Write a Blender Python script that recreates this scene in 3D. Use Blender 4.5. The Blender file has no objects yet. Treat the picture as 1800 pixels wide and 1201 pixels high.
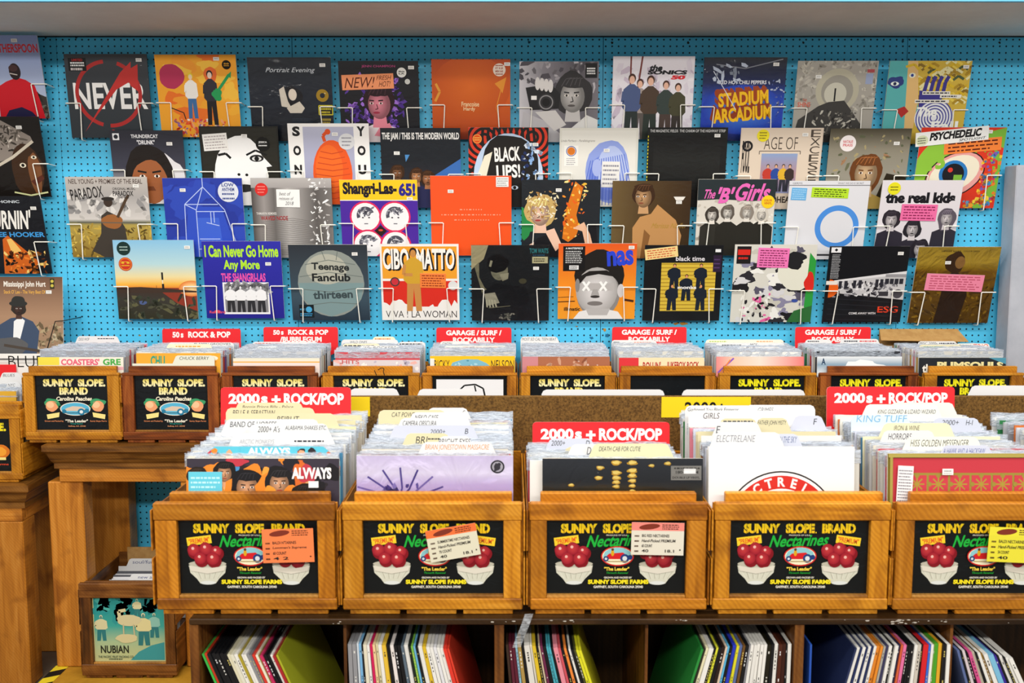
import bpy, bmesh, math, random
from mathutils import Vector, Matrix, Euler

SC = bpy.context.scene
COL = SC.collection
R = math.radians
PITCH = R(6.39)
CAMZ = 1.72
F = 1800.0
WALL = 4.13            # distance of the pegboard wall
TABLE = 0.93           # height of both table tops

# ---------------------------------------------------------------- camera, light, exposure
cd = bpy.data.cameras.new('camera')
cam = bpy.data.objects.new('camera', cd)
COL.objects.link(cam)
cam.location = (0, 0, CAMZ)
cam.rotation_euler = (math.pi/2 - PITCH, 0, 0)
cd.sensor_width = 36.0
cd.lens = 36.0
cd.clip_start = 0.05
cd.dof.use_dof = True
cd.dof.focus_distance = 3.75
cd.dof.aperture_fstop = 9.0
SC.camera = cam
SC.view_settings.view_transform = 'Standard'
SC.view_settings.look = 'None'
SC.view_settings.exposure = 0.0
SC.view_settings.gamma = 1.0
SC.view_settings.use_curve_mapping = False

w = bpy.data.worlds.new('shop_ambient')
SC.world = w
w.use_nodes = True
bg = w.node_tree.nodes['Background']
bg.inputs['Color'].default_value = (1.0, 0.97, 0.93, 1)
bg.inputs['Strength'].default_value = 0.42

def tube_light(name, loc, sx, sy, power, tilt=0.0):
    l = bpy.data.lights.new(name, 'AREA')
    l.shape = 'RECTANGLE'; l.size = sx; l.size_y = sy
    l.energy = power; l.color = (1.0, 0.965, 0.90)
    o = bpy.data.objects.new(name, l); COL.objects.link(o)
    o.location = loc; o.rotation_euler = (tilt, 0, 0)
    return o
# rows of fluorescent fittings on the shop ceiling, in front of the soffit and behind the viewer
tube_light('fluorescent_row', (0.0, 2.35, 3.30), 6.0, 0.16, 72, R(12))
tube_light('fluorescent_row', (0.0, 0.60, 3.30), 6.5, 0.20, 54, R(26))
tube_light('fluorescent_row', (0.0, -1.60, 3.30), 6.5, 0.25, 190, R(42))

# ---------------------------------------------------------------- helpers
def lin(c):
    if isinstance(c, str):
        c = c.lstrip('#')
        if len(c) == 3: c = ''.join(q*2 for q in c)
        c = [int(c[i:i+2], 16)/255 for i in (0, 2, 4)]
    return tuple((x/12.92 if x <= .04045 else ((x+.055)/1.055)**2.4) for x in c[:3]) + (1.0,)

def ray(px, py):
    x = (px-900)/F; y = -(py-600.5)/F
    return Vector((x, math.cos(PITCH)+y*math.sin(PITCH), -math.sin(PITCH)+y*math.cos(PITCH)))
def P(px, py, Y):                      # the point of the plane at distance Y seen at a pixel
    d = ray(px, py); t = Y/d.y
    return Vector((d.x*t, Y, CAMZ+d.z*t))
def ZP(py, Y): return P(900, py, Y).z

def nodes(m):
    m.use_nodes = True
    return m.node_tree, m.node_tree.nodes, m.node_tree.links
def bsdf(m): return m.node_tree.nodes['Principled BSDF']

def print_mat(name, rough, bump=0.0, scale=30.0, spec=0.5, coat=0.0):
    m = bpy.data.materials.new(name)
    nt, N, L = nodes(m); b = bsdf(m)
    a = N.new('ShaderNodeVertexColor'); a.layer_name = 'Col'
    L.new(a.outputs['Color'], b.inputs['Base Color'])
    b.inputs['Roughness'].default_value = rough
    b.inputs['Specular IOR Level'].default_value = spec
    if coat:
        b.inputs['Coat Weight'].default_value = coat
        b.inputs['Coat Roughness'].default_value = 0.06
    if bump:
        tc = N.new('ShaderNodeTexCoord'); mp = N.new('ShaderNodeMapping')
        oi = N.new('ShaderNodeObjectInfo')
        L.new(tc.outputs['Object'], mp.inputs['Vector'])
        vm = N.new('ShaderNodeVectorMath'); vm.operation = 'SCALE'
        L.new(oi.outputs['Random'], vm.inputs['Scale']); vm.inputs[0].default_value = (37, 11, 23)
        L.new(vm.outputs[0], mp.inputs['Location'])
        mp.inputs['Scale'].default_value = (1.0, 1.0, 1.7)
        n = N.new('ShaderNodeTexNoise'); n.inputs['Scale'].default_value = scale
        n.inputs['Detail'].default_value = 3; n.inputs['Distortion'].default_value = 1.2
        L.new(mp.outputs[0], n.inputs['Vector'])
        bp = N.new('ShaderNodeBump'); bp.inputs['Strength'].default_value = bump
        bp.inputs['Distance'].default_value = 0.004
        L.new(n.outputs['Fac'], bp.inputs['Height'])
        L.new(bp.outputs[0], b.inputs['Coat Normal' if coat else 'Normal'])
    return m

PRINT = print_mat('printed_card', 0.45, spec=0.35)
GLOSS = print_mat('shrink_wrapped_print', 0.4, bump=0.6, scale=14, spec=0.2, coat=0.35)
PAPER = print_mat('matte_paper', 0.7, spec=0.25)

def wood_mat(name, axis, light, mid, dark, rough=0.42, saw=0.35):
    m = bpy.data.materials.new(name)
    nt, N, L = nodes(m); b = bsdf(m)
    tc = N.new('ShaderNodeTexCoord'); oi = N.new('ShaderNodeObjectInfo')
    vm = N.new('ShaderNodeVectorMath'); vm.operation = 'SCALE'
    vm.inputs[0].default_value = (5.3, 3.1, 7.7); L.new(oi.outputs['Random'], vm.inputs['Scale'])
    ad = N.new('ShaderNodeVectorMath'); ad.operation = 'ADD'
    L.new(tc.outputs['Object'], ad.inputs[0]); L.new(vm.outputs[0], ad.inputs[1])
    mp = N.new('ShaderNodeMapping'); L.new(ad.outputs[0], mp.inputs['Vector'])
    sc = [34.0, 34.0, 34.0]; sc[axis] = 2.6
    mp.inputs['Scale'].default_value = sc
    n = N.new('ShaderNodeTexNoise'); n.inputs['Scale'].default_value = 1.6
    n.inputs['Detail'].default_value = 5; n.inputs['Roughness'].default_value = 0.42
    n.inputs['Distortion'].default_value = 0.8
    L.new(mp.outputs[0], n.inputs['Vector'])
    cr = N.new('ShaderNodeValToRGB'); L.new(n.outputs['Fac'], cr.inputs['Fac'])
    e = cr.color_ramp.elements
    e[0].position = 0.28; e[0].color = lin(dark)
    e[1].position = 0.72; e[1].color = lin(light)
    k = cr.color_ramp.elements.new(0.5); k.color = lin(mid)
    # slanted saw marks
    mp2 = N.new('ShaderNodeMapping'); L.new(ad.outputs[0], mp2.inputs['Vector'])
    mp2.inputs['Rotation'].default_value = (R(20), R(38), R(15)); mp2.inputs['Scale'].default_value = (40, 40, 40)
    wv = N.new('ShaderNodeTexWave'); wv.inputs['Scale'].default_value = 0.9
    wv.inputs['Distortion'].default_value = 7.0; wv.inputs['Detail'].default_value = 2
    wv.inputs['Detail Scale'].default_value = 0.6
    L.new(mp2.outputs[0], wv.inputs['Vector'])
    mx = N.new('ShaderNodeMix'); mx.data_type = 'RGBA'; mx.blend_type = 'MULTIPLY'
    mul = N.new('ShaderNodeMath'); mul.operation = 'MULTIPLY'; mul.inputs[1].default_value = saw
    L.new(wv.outputs['Fac'], mul.inputs[0]); L.new(mul.outputs[0], mx.inputs['Factor'])
    L.new(cr.outputs['Color'], mx.inputs['A']); mx.inputs['B'].default_value = lin('#9c7440')
    # knots and worn patches
    n2 = N.new('ShaderNodeTexNoise'); n2.inputs['Scale'].default_value = 9; n2.inputs['Detail'].default_value = 2
    L.new(ad.outputs[0], n2.inputs['Vector'])
    cr2 = N.new('ShaderNodeValToRGB'); L.new(n2.outputs['Fac'], cr2.inputs['Fac'])
    cr2.color_ramp.elements[0].position = 0.33; cr2.color_ramp.elements[0].color = (0.45, 0.36, 0.28, 1)
    cr2.color_ramp.elements[1].position = 0.46; cr2.color_ramp.elements[1].color = (1, 1, 1, 1)
    mx2 = N.new('ShaderNodeMix'); mx2.data_type = 'RGBA'; mx2.blend_type = 'MULTIPLY'
    mx2.inputs['Factor'].default_value = 0.75
    L.new(mx.outputs['Result'], mx2.inputs['A']); L.new(cr2.outputs['Color'], mx2.inputs['B'])
    # every board a little lighter or darker than the next
    mr = N.new('ShaderNodeMapRange'); mr.inputs['To Min'].default_value = 0.82; mr.inputs['To Max'].default_value = 1.12
    L.new(oi.outputs['Random'], mr.inputs['Value'])
    hs = N.new('ShaderNodeHueSaturation'); L.new(mx2.outputs['Result'], hs.inputs['Color'])
    L.new(mr.outputs['Result'], hs.inputs['Value'])
    L.new(hs.outputs['Color'], b.inputs['Base Color'])
    b.inputs['Roughness'].default_value = rough
    b.inputs['Specular IOR Level'].default_value = 0.35
    bp = N.new('ShaderNodeBump'); bp.inputs['Strength'].default_value = 0.25; bp.inputs['Distance'].default_value = 0.002
    L.new(n.outputs['Fac'], bp.inputs['Height']); L.new(bp.outputs[0], b.inputs['Normal'])
    return m

WOODC = {'honey': ('#d9962e', '#ca861c', '#a8660f'), 'amber': ('#ce8826', '#bc7616', '#96580c'),
         'red': ('#a45c22', '#8a4414', '#5c2a0a'), 'table': ('#d6903a', '#c8802a', '#ad6a20'), 'mould': ('#94642a', '#7a4e1a', '#523210'),
         'dark': ('#4c3216', '#39240c', '#241505'), 'old': ('#8e5c28', '#714318', '#46280e'),
         'pale': ('#d09a4c', '#bb8236', '#946020')}
WOOD = {}
for k, v in WOODC.items():
    for ax, an in ((0, 'x'), (1, 'y'), (2, 'z')):
        WOOD[k, an] = wood_mat(k+'_wood_grain_'+an, ax, *v, saw=(0.26 if k in ('honey', 'amber', 'pale') else 0.18))

def simple_mat(name, c, rough=0.5, spec=0.4, metal=0.0, noise=None):
    m = bpy.data.materials.new(name)
    nt, N, L = nodes(m); b = bsdf(m)
    b.inputs['Base Color'].default_value = lin(c)
    b.inputs['Roughness'].default_value = rough
    b.inputs['Specular IOR Level'].default_value = spec
    b.inputs['Metallic'].default_value = metal
    if noise:
        c2, scale, lo, hi = noise
        tc = N.new('ShaderNodeTexCoord'); n = N.new('ShaderNodeTexNoise')
        n.inputs['Scale'].default_value = scale; n.inputs['Detail'].default_value = 6
        n.inputs['Roughness'].default_value = 0.7
        L.new(tc.outputs['Object'], n.inputs['Vector'])
        cr = N.new('ShaderNodeValToRGB'); L.new(n.outputs['Fac'], cr.inputs['Fac'])
        cr.color_ramp.elements[0].position = lo; cr.color_ramp.elements[0].color = lin(c2)
        cr.color_ramp.elements[1].position = hi; cr.color_ramp.elements[1].color = lin(c)
        L.new(cr.outputs['Color'], b.inputs['Base Color'])
    return m
WIRE = simple_mat('cream_painted_wire', '#fbf8ee', 0.35)
BLACKWIRE = simple_mat('black_painted_wire', '#0c0c0c', 0.35)
SOFFIT = simple_mat('soffit_grey_paint', '#f0ece6', 0.8, 0.2, noise=('#e6e0da', 3.0, 0.35, 0.65))
BLUEPAINT = simple_mat('light_blue_paint', '#62b4d8', 0.5)
WHITEPAINT = simple_mat('white_metal_paint', '#b9bcc6', 0.45, noise=('#a9adb8', 4.0, 0.35, 0.6))
CHIPBOARD = simple_mat('particle_board', '#83602e', 0.75, 0.2, noise=('#4a3215', 190.0, 0.36, 0.62))
CARDBOARD = simple_mat('brown_cardboard', '#c59c62', 0.75, 0.2, noise=('#b58a52', 20.0, 0.4, 0.6))
PLYWOOD = simple_mat('ochre_painted_plywood', '#c9952c', 0.6, 0.3, noise=('#a97a1c', 6.0, 0.35, 0.65))
DARKFLOOR = simple_mat('dark_floor', '#786858', 0.6, 0.3, noise=('#64564a', 5.0, 0.3, 0.7))

def bag_mat(name, white, fac):
    m = bpy.data.materials.new(name)
    nt, N, L = nodes(m); b = bsdf(m)
    b.inputs['Base Color'].default_value = lin(white)
    b.inputs['Roughness'].default_value = 0.16
    b.inputs['Specular IOR Level'].default_value = 0.7
    tc = N.new('ShaderNodeTexCoord'); mp = N.new('ShaderNodeMapping')
    L.new(tc.outputs['Object'], mp.inputs['Vector']); mp.inputs['Scale'].default_value = (14, 30, 60)
    n = N.new('ShaderNodeTexNoise'); n.inputs['Scale'].default_value = 2.2; n.inputs['Detail'].default_value = 4
    n.inputs['Distortion'].default_value = 1.5
    oi = N.new('ShaderNodeObjectInfo')
    vm = N.new('ShaderNodeVectorMath'); vm.operation = 'SCALE'; vm.inputs[0].default_value = (50, 9, 31)
    L.new(oi.outputs['Random'], vm.inputs['Scale']); L.new(vm.outputs[0], mp.inputs['Location'])
    L.new(mp.outputs[0], n.inputs['Vector'])
    bp = N.new('ShaderNodeBump'); bp.inputs['Strength'].default_value = 0.8; bp.inputs['Distance'].default_value = 0.01
    L.new(n.outputs['Fac'], bp.inputs['Height']); L.new(bp.outputs[0], b.inputs['Normal'])
    mr = N.new('ShaderNodeMapRange'); mr.inputs['From Min'].default_value = 0.3; mr.inputs['From Max'].default_value = 0.7
    mr.inputs['To Min'].default_value = max(0, fac-0.28); mr.inputs['To Max'].default_value = min(1, fac+0.28)
    L.new(n.outputs['Fac'], mr.inputs['Value']); L.new(mr.outputs['Result'], b.inputs['Alpha'])
    return m
BAG = bag_mat('clear_plastic_bag', '#cdd7e6', 0.46)
def film_mat():
    m = bpy.data.materials.new('clear_plastic_film'); nt, N, L = nodes(m)
    N.remove(N['Principled BSDF'])
    tr = N.new('ShaderNodeBsdfTransparent'); gl = N.new('ShaderNodeBsdfGlossy'); mx = N.new('ShaderNodeMixShader')
    gl.inputs['Roughness'].default_value = 0.1
    tc = N.new('ShaderNodeTexCoord'); n = N.new('ShaderNodeTexNoise'); n.inputs['Scale'].default_value = 11
    n.inputs['Detail'].default_value = 3; n.inputs['Distortion'].default_value = 2.0
    L.new(tc.outputs['Object'], n.inputs['Vector'])
    bp = N.new('ShaderNodeBump'); bp.inputs['Strength'].default_value = 0.7; bp.inputs['Distance'].default_value = 0.012
    L.new(n.outputs['Fac'], bp.inputs['Height']); L.new(bp.outputs[0], gl.inputs['Normal'])
    fr = N.new('ShaderNodeFresnel'); fr.inputs['IOR'].default_value = 1.35; L.new(bp.outputs[0], fr.inputs['Normal'])
    L.new(fr.outputs[0], mx.inputs['Fac']); L.new(tr.outputs[0], mx.inputs[1]); L.new(gl.outputs[0], mx.inputs[2])
    L.new(mx.outputs[0], N['Material Output'].inputs['Surface'])
    return m
FILM = film_mat()
TAPE = bag_mat('clear_sticky_tape', '#dfe6ee', 0.42)

def pegboard_mat():
    m = bpy.data.materials.new('blue_painted_pegboard')
    nt, N, L = nodes(m); b = bsdf(m)
    tc = N.new('ShaderNodeTexCoord'); sp = N.new('ShaderNodeSeparateXYZ')
    L.new(tc.outputs['Object'], sp.inputs[0])
    def M(op, a, bb=None):
        n = N.new('ShaderNodeMath'); n.operation = op
        for i, q in enumerate((a, bb)):
            if q is None: continue
            if isinstance(q, (int, float)): n.inputs[i].default_value = q
            else: L.new(q, n.inputs[i])
        return n.outputs[0]
    def cell(o): return M('SUBTRACT', M('FRACT', M('DIVIDE', o, 0.0254)), 0.5)
    x, z = cell(sp.outputs['X']), cell(sp.outputs['Z'])
    d = M('SQRT', M('ADD', M('MULTIPLY', x, x), M('MULTIPLY', z, z)))
    hole = M('LESS_THAN', d, 0.14)
    n = N.new('ShaderNodeTexNoise'); n.inputs['Scale'].default_value = 2.0; n.inputs['Detail'].default_value = 4
    L.new(tc.outputs['Object'], n.inputs['Vector'])
    cr = N.new('ShaderNodeValToRGB'); L.new(n.outputs['Fac'], cr.inputs['Fac'])
    cr.color_ramp.elements[0].position = 0.3; cr.color_ramp.elements[0].color = lin('#46bae6')
    cr.color_ramp.elements[1].position = 0.7; cr.color_ramp.elements[1].color = lin('#55c7f2')
    mx = N.new('ShaderNodeMix'); mx.data_type = 'RGBA'
    L.new(hole, mx.inputs['Factor']); L.new(cr.outputs['Color'], mx.inputs['A'])
    mx.inputs['B'].default_value = lin('#062236')
    L.new(mx.outputs['Result'], b.inputs['Base Color'])
    b.inputs['Roughness'].default_value = 0.45
    b.inputs['Specular IOR Level'].default_value = 0.3
    return m
PEG = pegboard_mat()

# ---------------------------------------------------------------- mesh building
class MB:
    """collects faces and links them as ONE mesh object; colours go into the attribute Col"""
    def __init__(s): s.v = []; s.f = []; s.c = []; s.m = []
    def poly(s, pts, col=None, mat=0):
        i = len(s.v); s.v += [tuple(p) for p in pts]
        s.f.append(tuple(range(i, i+len(pts))))
        if col is None: col = (1, 1, 1, 1)
        s.c.append(col if isinstance(col, list) else [col]*len(pts)); s.m.append(mat)
    def box(s, x0, x1, y0, y1, z0, z1, col=None, mat=0, bev=0.0):
        if bev:
            bm = bmesh.new(); bmesh.ops.create_cube(bm, size=1)
            for v in bm.verts:
                v.co = Vector(((x0+x1)/2+v.co.x*(x1-x0), (y0+y1)/2+v.co.y*(y1-y0), (z0+z1)/2+v.co.z*(z1-z0)))
            bmesh.ops.bevel(bm, geom=list(bm.edges), offset=bev, segments=1, affect='EDGES')
            for f in bm.faces: s.poly([v.co for v in f.verts], col, mat)
            bm.free(); return
        a = [(x0, y0, z0), (x1, y0, z0), (x1, y1, z0), (x0, y1, z0), (x0, y0, z1), (x1, y0, z1), (x1, y1, z1), (x0, y1, z1)]
        for q in ((0, 1, 5, 4), (1, 2, 6, 5), (2, 3, 7, 6), (3, 0, 4, 7), (4, 5, 6, 7), (3, 2, 1, 0)):
            s.poly([a[i] for i in q], col, mat)
    def tube(s, path, r, n=6, col=None, mat=0):
        path = [Vector(p) for p in path]; rings = []
        up = Vector((0.13, 0.29, 0.95)).normalized()
        for i, p in enumerate(path):
            a = (path[i]-path[i-1]).normalized() if i else None
            b = (path[i+1]-path[i]).normalized() if i < len(path)-1 else None
            t = (a+b).normalized() if a and b else (a or b)
            sx = t.cross(up)
            if sx.length < 1e-4: sx = t.cross(Vector((1, 0, 0)))
            sx.normalize(); sy = sx.cross(t)
            rings.append([p+(sx*math.cos(2*math.pi*k/n)+sy*math.sin(2*math.pi*k/n))*r for k in range(n)])
        for a, b in zip(rings, rings[1:]):
            for k in range(n): s.poly([a[k], a[(k+1) % n], b[(k+1) % n], b[k]], col, mat)
        s.poly(rings[0][::-1], col, mat); s.poly(rings[-1], col, mat)
    def prism(s, prof, y0, y1, col=None, mat=0):     # profile in x, z swept along y
        n = len(prof)
        s.poly([(x, y0, z) for x, z in prof], col, mat); s.poly([(x, y1, z) for x, z in prof][::-1], col, mat)
        for i in range(n):
            a, b = prof[i], prof[(i+1) % n]
            s.poly([(a[0], y0, a[1]), (a[0], y1, a[1]), (b[0], y1, b[1]), (b[0], y0, b[1])], col, mat)
    def mesh(s, name, mats):
        me = bpy.data.meshes.new(name); me.from_pydata(s.v, [], s.f)
        ca = me.color_attributes.new('Col', 'FLOAT_COLOR', 'CORNER')
        ca.data.foreach_set('color', [x for f in s.c for c in f for x in c])
        me.polygons.foreach_set('material_index', s.m)
        for m in (mats if isinstance(mats, (list, tuple)) else [mats]): me.materials.append(m)
        me.update(); return me
    def build(s, name, mats, parent=None, loc=(0, 0, 0), rot=(0, 0, 0)):
        return link(name, s.mesh(name, mats), parent, loc, rot)

def link(name, me, parent=None, loc=(0, 0, 0), rot=(0, 0, 0)):
    o = bpy.data.objects.new(name, me); COL.objects.link(o)
    o.parent = parent; o.location = loc; o.rotation_euler = rot
    return o
def empty(name, loc, rot=(0, 0, 0)):
    o = bpy.data.objects.new(name, None); COL.objects.link(o)
    o.location = loc; o.rotation_euler = rot; o.empty_display_size = 0.05
    return o
def tag(o, label, cat, group=None, kind=None):
    if label: o['label'] = label
    if cat: o['category'] = cat
    if group: o['group'] = group
    if kind: o['kind'] = kind
    return o

# ---------------------------------------------------------------- flat printed designs
_tx = {}
def glyphs(s, bold=0.0):
    k = (s, bold)
    if k in _tx: return _tx[k]
    cu = bpy.data.curves.new('lettering', 'FONT'); cu.body = s; cu.size = 1.0
    cu.resolution_u = 3; cu.fill_mode = 'FRONT'; cu.offset = bold
    ob = bpy.data.objects.new('lettering', cu); COL.objects.link(ob)
    dg = bpy.context.evaluated_depsgraph_get(); ev = ob.evaluated_get(dg)
    me = ev.to_mesh()
    vs = [(v.co.x, v.co.y) for v in me.vertices]; fs = [tuple(p.vertices) for p in me.polygons]
    ev.to_mesh_clear(); bpy.data.objects.remove(ob); bpy.data.curves.remove(cu)
    x0 = min(v[0] for v in vs); x1 = max(v[0] for v in vs); y0 = min(v[1] for v in vs); y1 = max(v[1] for v in vs)
    vs = [((a-x0)/(x1-x0), (b-y0)/(y1-y0)) for a, b in vs]
    _tx[k] = (vs, fs, (x1-x0)/(y1-y0)); return _tx[k]

def clip(pts, cols):
    for ax, lo in ((0, True), (0, False), (1, True), (1, False)):
        out = []; oc = []; n = len(pts)
        ins = lambda p: p[ax] >= 0 if lo else p[ax] <= 1
        lim = 0.0 if lo else 1.0
        for i in range(n):
            p, q = pts[i-1], pts[i]; cp, cq = cols[i-1], cols[i]
            ip, iq = ins(p), ins(q)
            if ip != iq:
                t = (lim-p[ax])/(q[ax]-p[ax])
                out.append((p[0]+(q[0]-p[0])*t, p[1]+(q[1]-p[1])*t))
                oc.append(tuple(cp[j]+(cq[j]-cp[j])*t for j in range(4)))
            if iq: out.append(q); oc.append(cq)
        pts, cols = out, oc
        if len(pts) < 3: return [], []
    return pts, cols

class Art:
    """flat print in image coordinates: u to the right, v down, both 0..1; asp = width / height"""
    def __init__(s, c='#ffffff', asp=1.0, seed=1):
        s.F = []; s.k = 0; s.asp = asp; s.r = random.Random(seed); s.rect(0, 0, 1, 1, c)
    def _add(s, pts, cols):
        p, c = clip(pts, cols)
        if p: s.F.append((p, c, s.k))
    def poly(s, pts, c, step=True):
        if step: s.k += 1
        cl = [lin(q) for q in c] if isinstance(c, list) else [lin(c)]*len(pts)
        s._add(list(pts), cl); return s
    def rect(s, u0, v0, u1, v1, c): return s.poly([(u0, v0), (u1, v0), (u1, v1), (u0, v1)], c)
    def grad(s, stops, u0=0, u1=1, v0=0, v1=1):
        s.k += 1
        for (a, ca), (b, cb) in zip(stops, stops[1:]):
            a, b = v0+(v1-v0)*a, v0+(v1-v0)*b
            s.poly([(u0, a), (u1, a), (u1, b), (u0, b)], [ca, ca, cb, cb], False)
        return s
    def hgrad(s, stops, u0=0, u1=1, v0=0, v1=1):
        s.k += 1
        for (a, ca), (b, cb) in zip(stops, stops[1:]):
            a, b = u0+(u1-u0)*a, u0+(u1-u0)*b
            s.poly([(a, v0), (b, v0), (b, v1), (a, v1)], [ca, cb, cb, ca], False)
        return s
    def ell(s, cu, cv, ru, rv=None, c='#000', n=26, rot=0.0):
        rv = ru*s.asp if rv is None else rv
        cr, sr = math.cos(rot), math.sin(rot); pts = []
        for i in range(n):
            t = 2*math.pi*i/n; a, b = ru*math.cos(t)*s.asp, rv*math.sin(t)
            pts.append((cu+(a*cr-b*sr)/s.asp, cv+a*sr+b*cr))
        return s.poly(pts, c)
    def glow(s, cu, cv, ru, rv, c0, c1, n=24):
        s.k += 1
        for i in range(n):
            a, b = 2*math.pi*i/n, 2*math.pi*(i+1)/n
            s.poly([(cu, cv), (cu+ru*math.cos(a), cv+rv*math.sin(a)), (cu+ru*math.cos(b), cv+rv*math.sin(b))], [c0, c1, c1], False)
        return s
    def ring(s, cu, cv, r0, r1, c, a0=0, a1=360, n=40):
        s.k += 1; a0, a1 = R(a0), R(a1)
        for i in range(n):
            a, b = a0+(a1-a0)*i/n, a0+(a1-a0)*(i+1)/n
            q = lambda r, t: (cu+r*math.cos(t), cv-r*s.asp*math.sin(t))
            s.poly([q(r0, a), q(r1, a), q(r1, b), q(r0, b)], c, False)
        return s
    def line(s, pts, wd, c):
        s.k += 1
        for (a, b), (p, q) in zip(pts, pts[1:]):
            dx, dy = (p-a)*s.asp, q-b; l = math.hypot(dx, dy) or 1e-6
            nx, ny = -dy/l*wd/2/s.asp, dx/l*wd/2
            s.poly([(a+nx, b+ny), (p+nx, q+ny), (p-nx, q-ny), (a-nx, b-ny)], c, False)
        return s
    def blob(s, cu, cv, ru, rv, c, jag=0.2, n=22):
        ph = [s.r.uniform(0, 6.28) for _ in range(3)]; pts = []
        for i in range(n):
            t = 2*math.pi*i/n
            k = 1+jag*(0.5*math.sin(3*t+ph[0])+0.3*math.sin(5*t+ph[1])+0.4*s.r.uniform(-1, 1))
            pts.append((cu+ru*k*math.cos(t), cv+rv*k*math.sin(t)))
        return s.poly(pts, c)
    def specks(s, n, u0, v0, u1, v1, cols, r=0.01, k=3.0):
        s.k += 1
        for _ in range(n):
            u, v = s.r.uniform(u0, u1), s.r.uniform(v0, v1); a = s.r.uniform(0, 3.14)
            q = r*s.r.uniform(0.4, 1.3); p = q*s.r.uniform(1, k)
            ca, sa = math.cos(a), math.sin(a)
            s.poly([(u+(x*p*ca-y*q*sa), v+(x*p*sa+y*q*ca)*s.asp) for x, y in ((-1, -.6), (0, -1), (1, -.3), (.7, .8), (-.6, 1))],
                   s.r.choice(cols), False)
        return s
    def text(s, t, u0, v0, u1, v1, c, bold=0.0, shear=0.0, rot=0.0, c2=None):
        vs, fs, _ = glyphs(t, bold); s.k += 1
        cu, cv = (u0+u1)/2, (v0+v1)/2; cr, sr = math.cos(rot), math.sin(rot)
        P2 = []
        for x, y in vs:
            a = ((x-0.5)*(u1-u0)+(y-0.5)*shear*(v1-v0)/s.asp)*s.asp; b = -(y-0.5)*(v1-v0)
            P2.append((cu+(a*cr-b*sr)/s.asp, cv+a*sr+b*cr))
        L0 = lin(c); L1 = lin(c2) if c2 else L0
        for f in fs:
            s._add([P2[i] for i in f], [tuple(L0[j]+(L1[j]-L0[j])*(1-vs[i][1]) for j in range(4)) for i in f])
        return s
    def arctext(s, t, cu, cv, r, a0, a1, hgt, c, bold=0.02):
        n = len(t)
        for i, ch in enumerate(t):
            if ch == ' ': continue
            a = R(a0+(a1-a0)*i/(n-1)); vs, fs, ap = glyphs(ch, bold); s.k += 0
            for f in fs:
                pts = []
                for j in f:
                    x, y = (vs[j][0]-0.5)*hgt*min(ap, 1.05), (vs[j][1]-0.5)*hgt
                    rr = r+y
                    pts.append((cu+rr*math.cos(a)+x*math.sin(a), cv-(rr*math.sin(a)-x*math.cos(a))*s.asp))
                s._add(pts, [lin(c)]*len(pts))
        s.k += 1; return s
    def lines(s, u0, v0, u1, v1, n, c, fill=0.42):
        """rows of small print"""
        s.k += 1; h = (v1-v0)/n
        for i in range(n):
            v = v0+h*(i+0.5); u = u0; end = u1-(u1-u0)*s.r.uniform(0, 0.18)
            while u < end:
                l = (u1-u0)*s.r.uniform(0.05, 0.16); e = min(u+l, end)
                s.poly([(u, v-h*fill/2), (e, v-h*fill/2), (e, v+h*fill/2), (u, v+h*fill/2)], c, False)
                u = e+(u1-u0)*0.03
        return s
    def stencil(s, t, u0, v0, u1, v1, c, bgc, c2=None, n=None):
        s.text(t, u0, v0, u1, v1, c, 0.06, c2=c2); s.k += 1
        n = n or len(t)
        for i in range(n):
            u = u0+(u1-u0)*(i+0.42)/n; wd = (u1-u0)/n*0.035
            s.poly([(u-wd, v0), (u+wd, v0), (u+wd*1.6, v1), (u-wd*.4, v1)], bgc, False)
        return s
    def face(s, cu, cv, r, skin, hair, top=None, dark='#1c1412', hs=1.25, lip=None, long=0.0, look=0.0):
        if top: s.poly([(cu-r*2.3, 1.2), (cu-r*1.9, cv+r*2.1), (cu-r*.5, cv+r*1.5), (cu+r*.5, cv+r*1.5), (cu+r*1.9, cv+r*2.1), (cu+r*2.3, 1.2)], top)
        s.blob(cu, cv-r*.15+r*long*.4, r*hs, r*(hs+.05+long*.5), hair, 0.1)
        s.poly([(cu-r*.42, cv+r*.6), (cu+r*.42, cv+r*.6), (cu+r*.55, cv+r*1.75), (cu-r*.55, cv+r*1.75)], skin)
        sk = lin(skin); dk = '#%02x%02x%02x' % tuple(int(int(skin[i:i+2], 16)*.62) for i in (1, 3, 5))
        s.ell(cu, cv+r*.08, r*.8, r*1.05, dk); s.glow(cu-r*.12, cv+r*.05, r*.74, r*1.0, skin, dk, 20)
        s.blob(cu, cv-r*.92, r*.92, r*.42, hair, 0.14)
        hl = '#%02x%02x%02x' % tuple(min(255, int(int(hair[i:i+2], 16)*1.5+12)) for i in (1, 3, 5))
        for q in range(5): s.line([(cu-r*.8+q*r*.3, cv-r*.62-r*.1*(q % 2)), (cu-r*.5+q*r*.25, cv-r*1.12), (cu-r*.1+q*r*.2, cv-r*1.2)], r*.05, hl)
        d = r*look
        for sg in (-1, 1):
            s.ell(cu+d+sg*r*.34, cv-r*.02, r*.15, r*.085, '#e8e0d8', 12); s.ell(cu+d+sg*r*.34, cv-r*.02, r*.075, r*.08, dark, 10)
            s.line([(cu+d+sg*r*.16, cv-r*.2), (cu+d+sg*r*.52, cv-r*.24)], r*.09, hair)
        s.line([(cu+d+r*.03, cv+r*.05), (cu+d+r*.12, cv+r*.38), (cu+d-r*.08, cv+r*.42)], r*.06, dark)
        s.ell(cu+d, cv+r*.66, r*.26, r*.08, lip or dark, 14)
        return s
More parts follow.
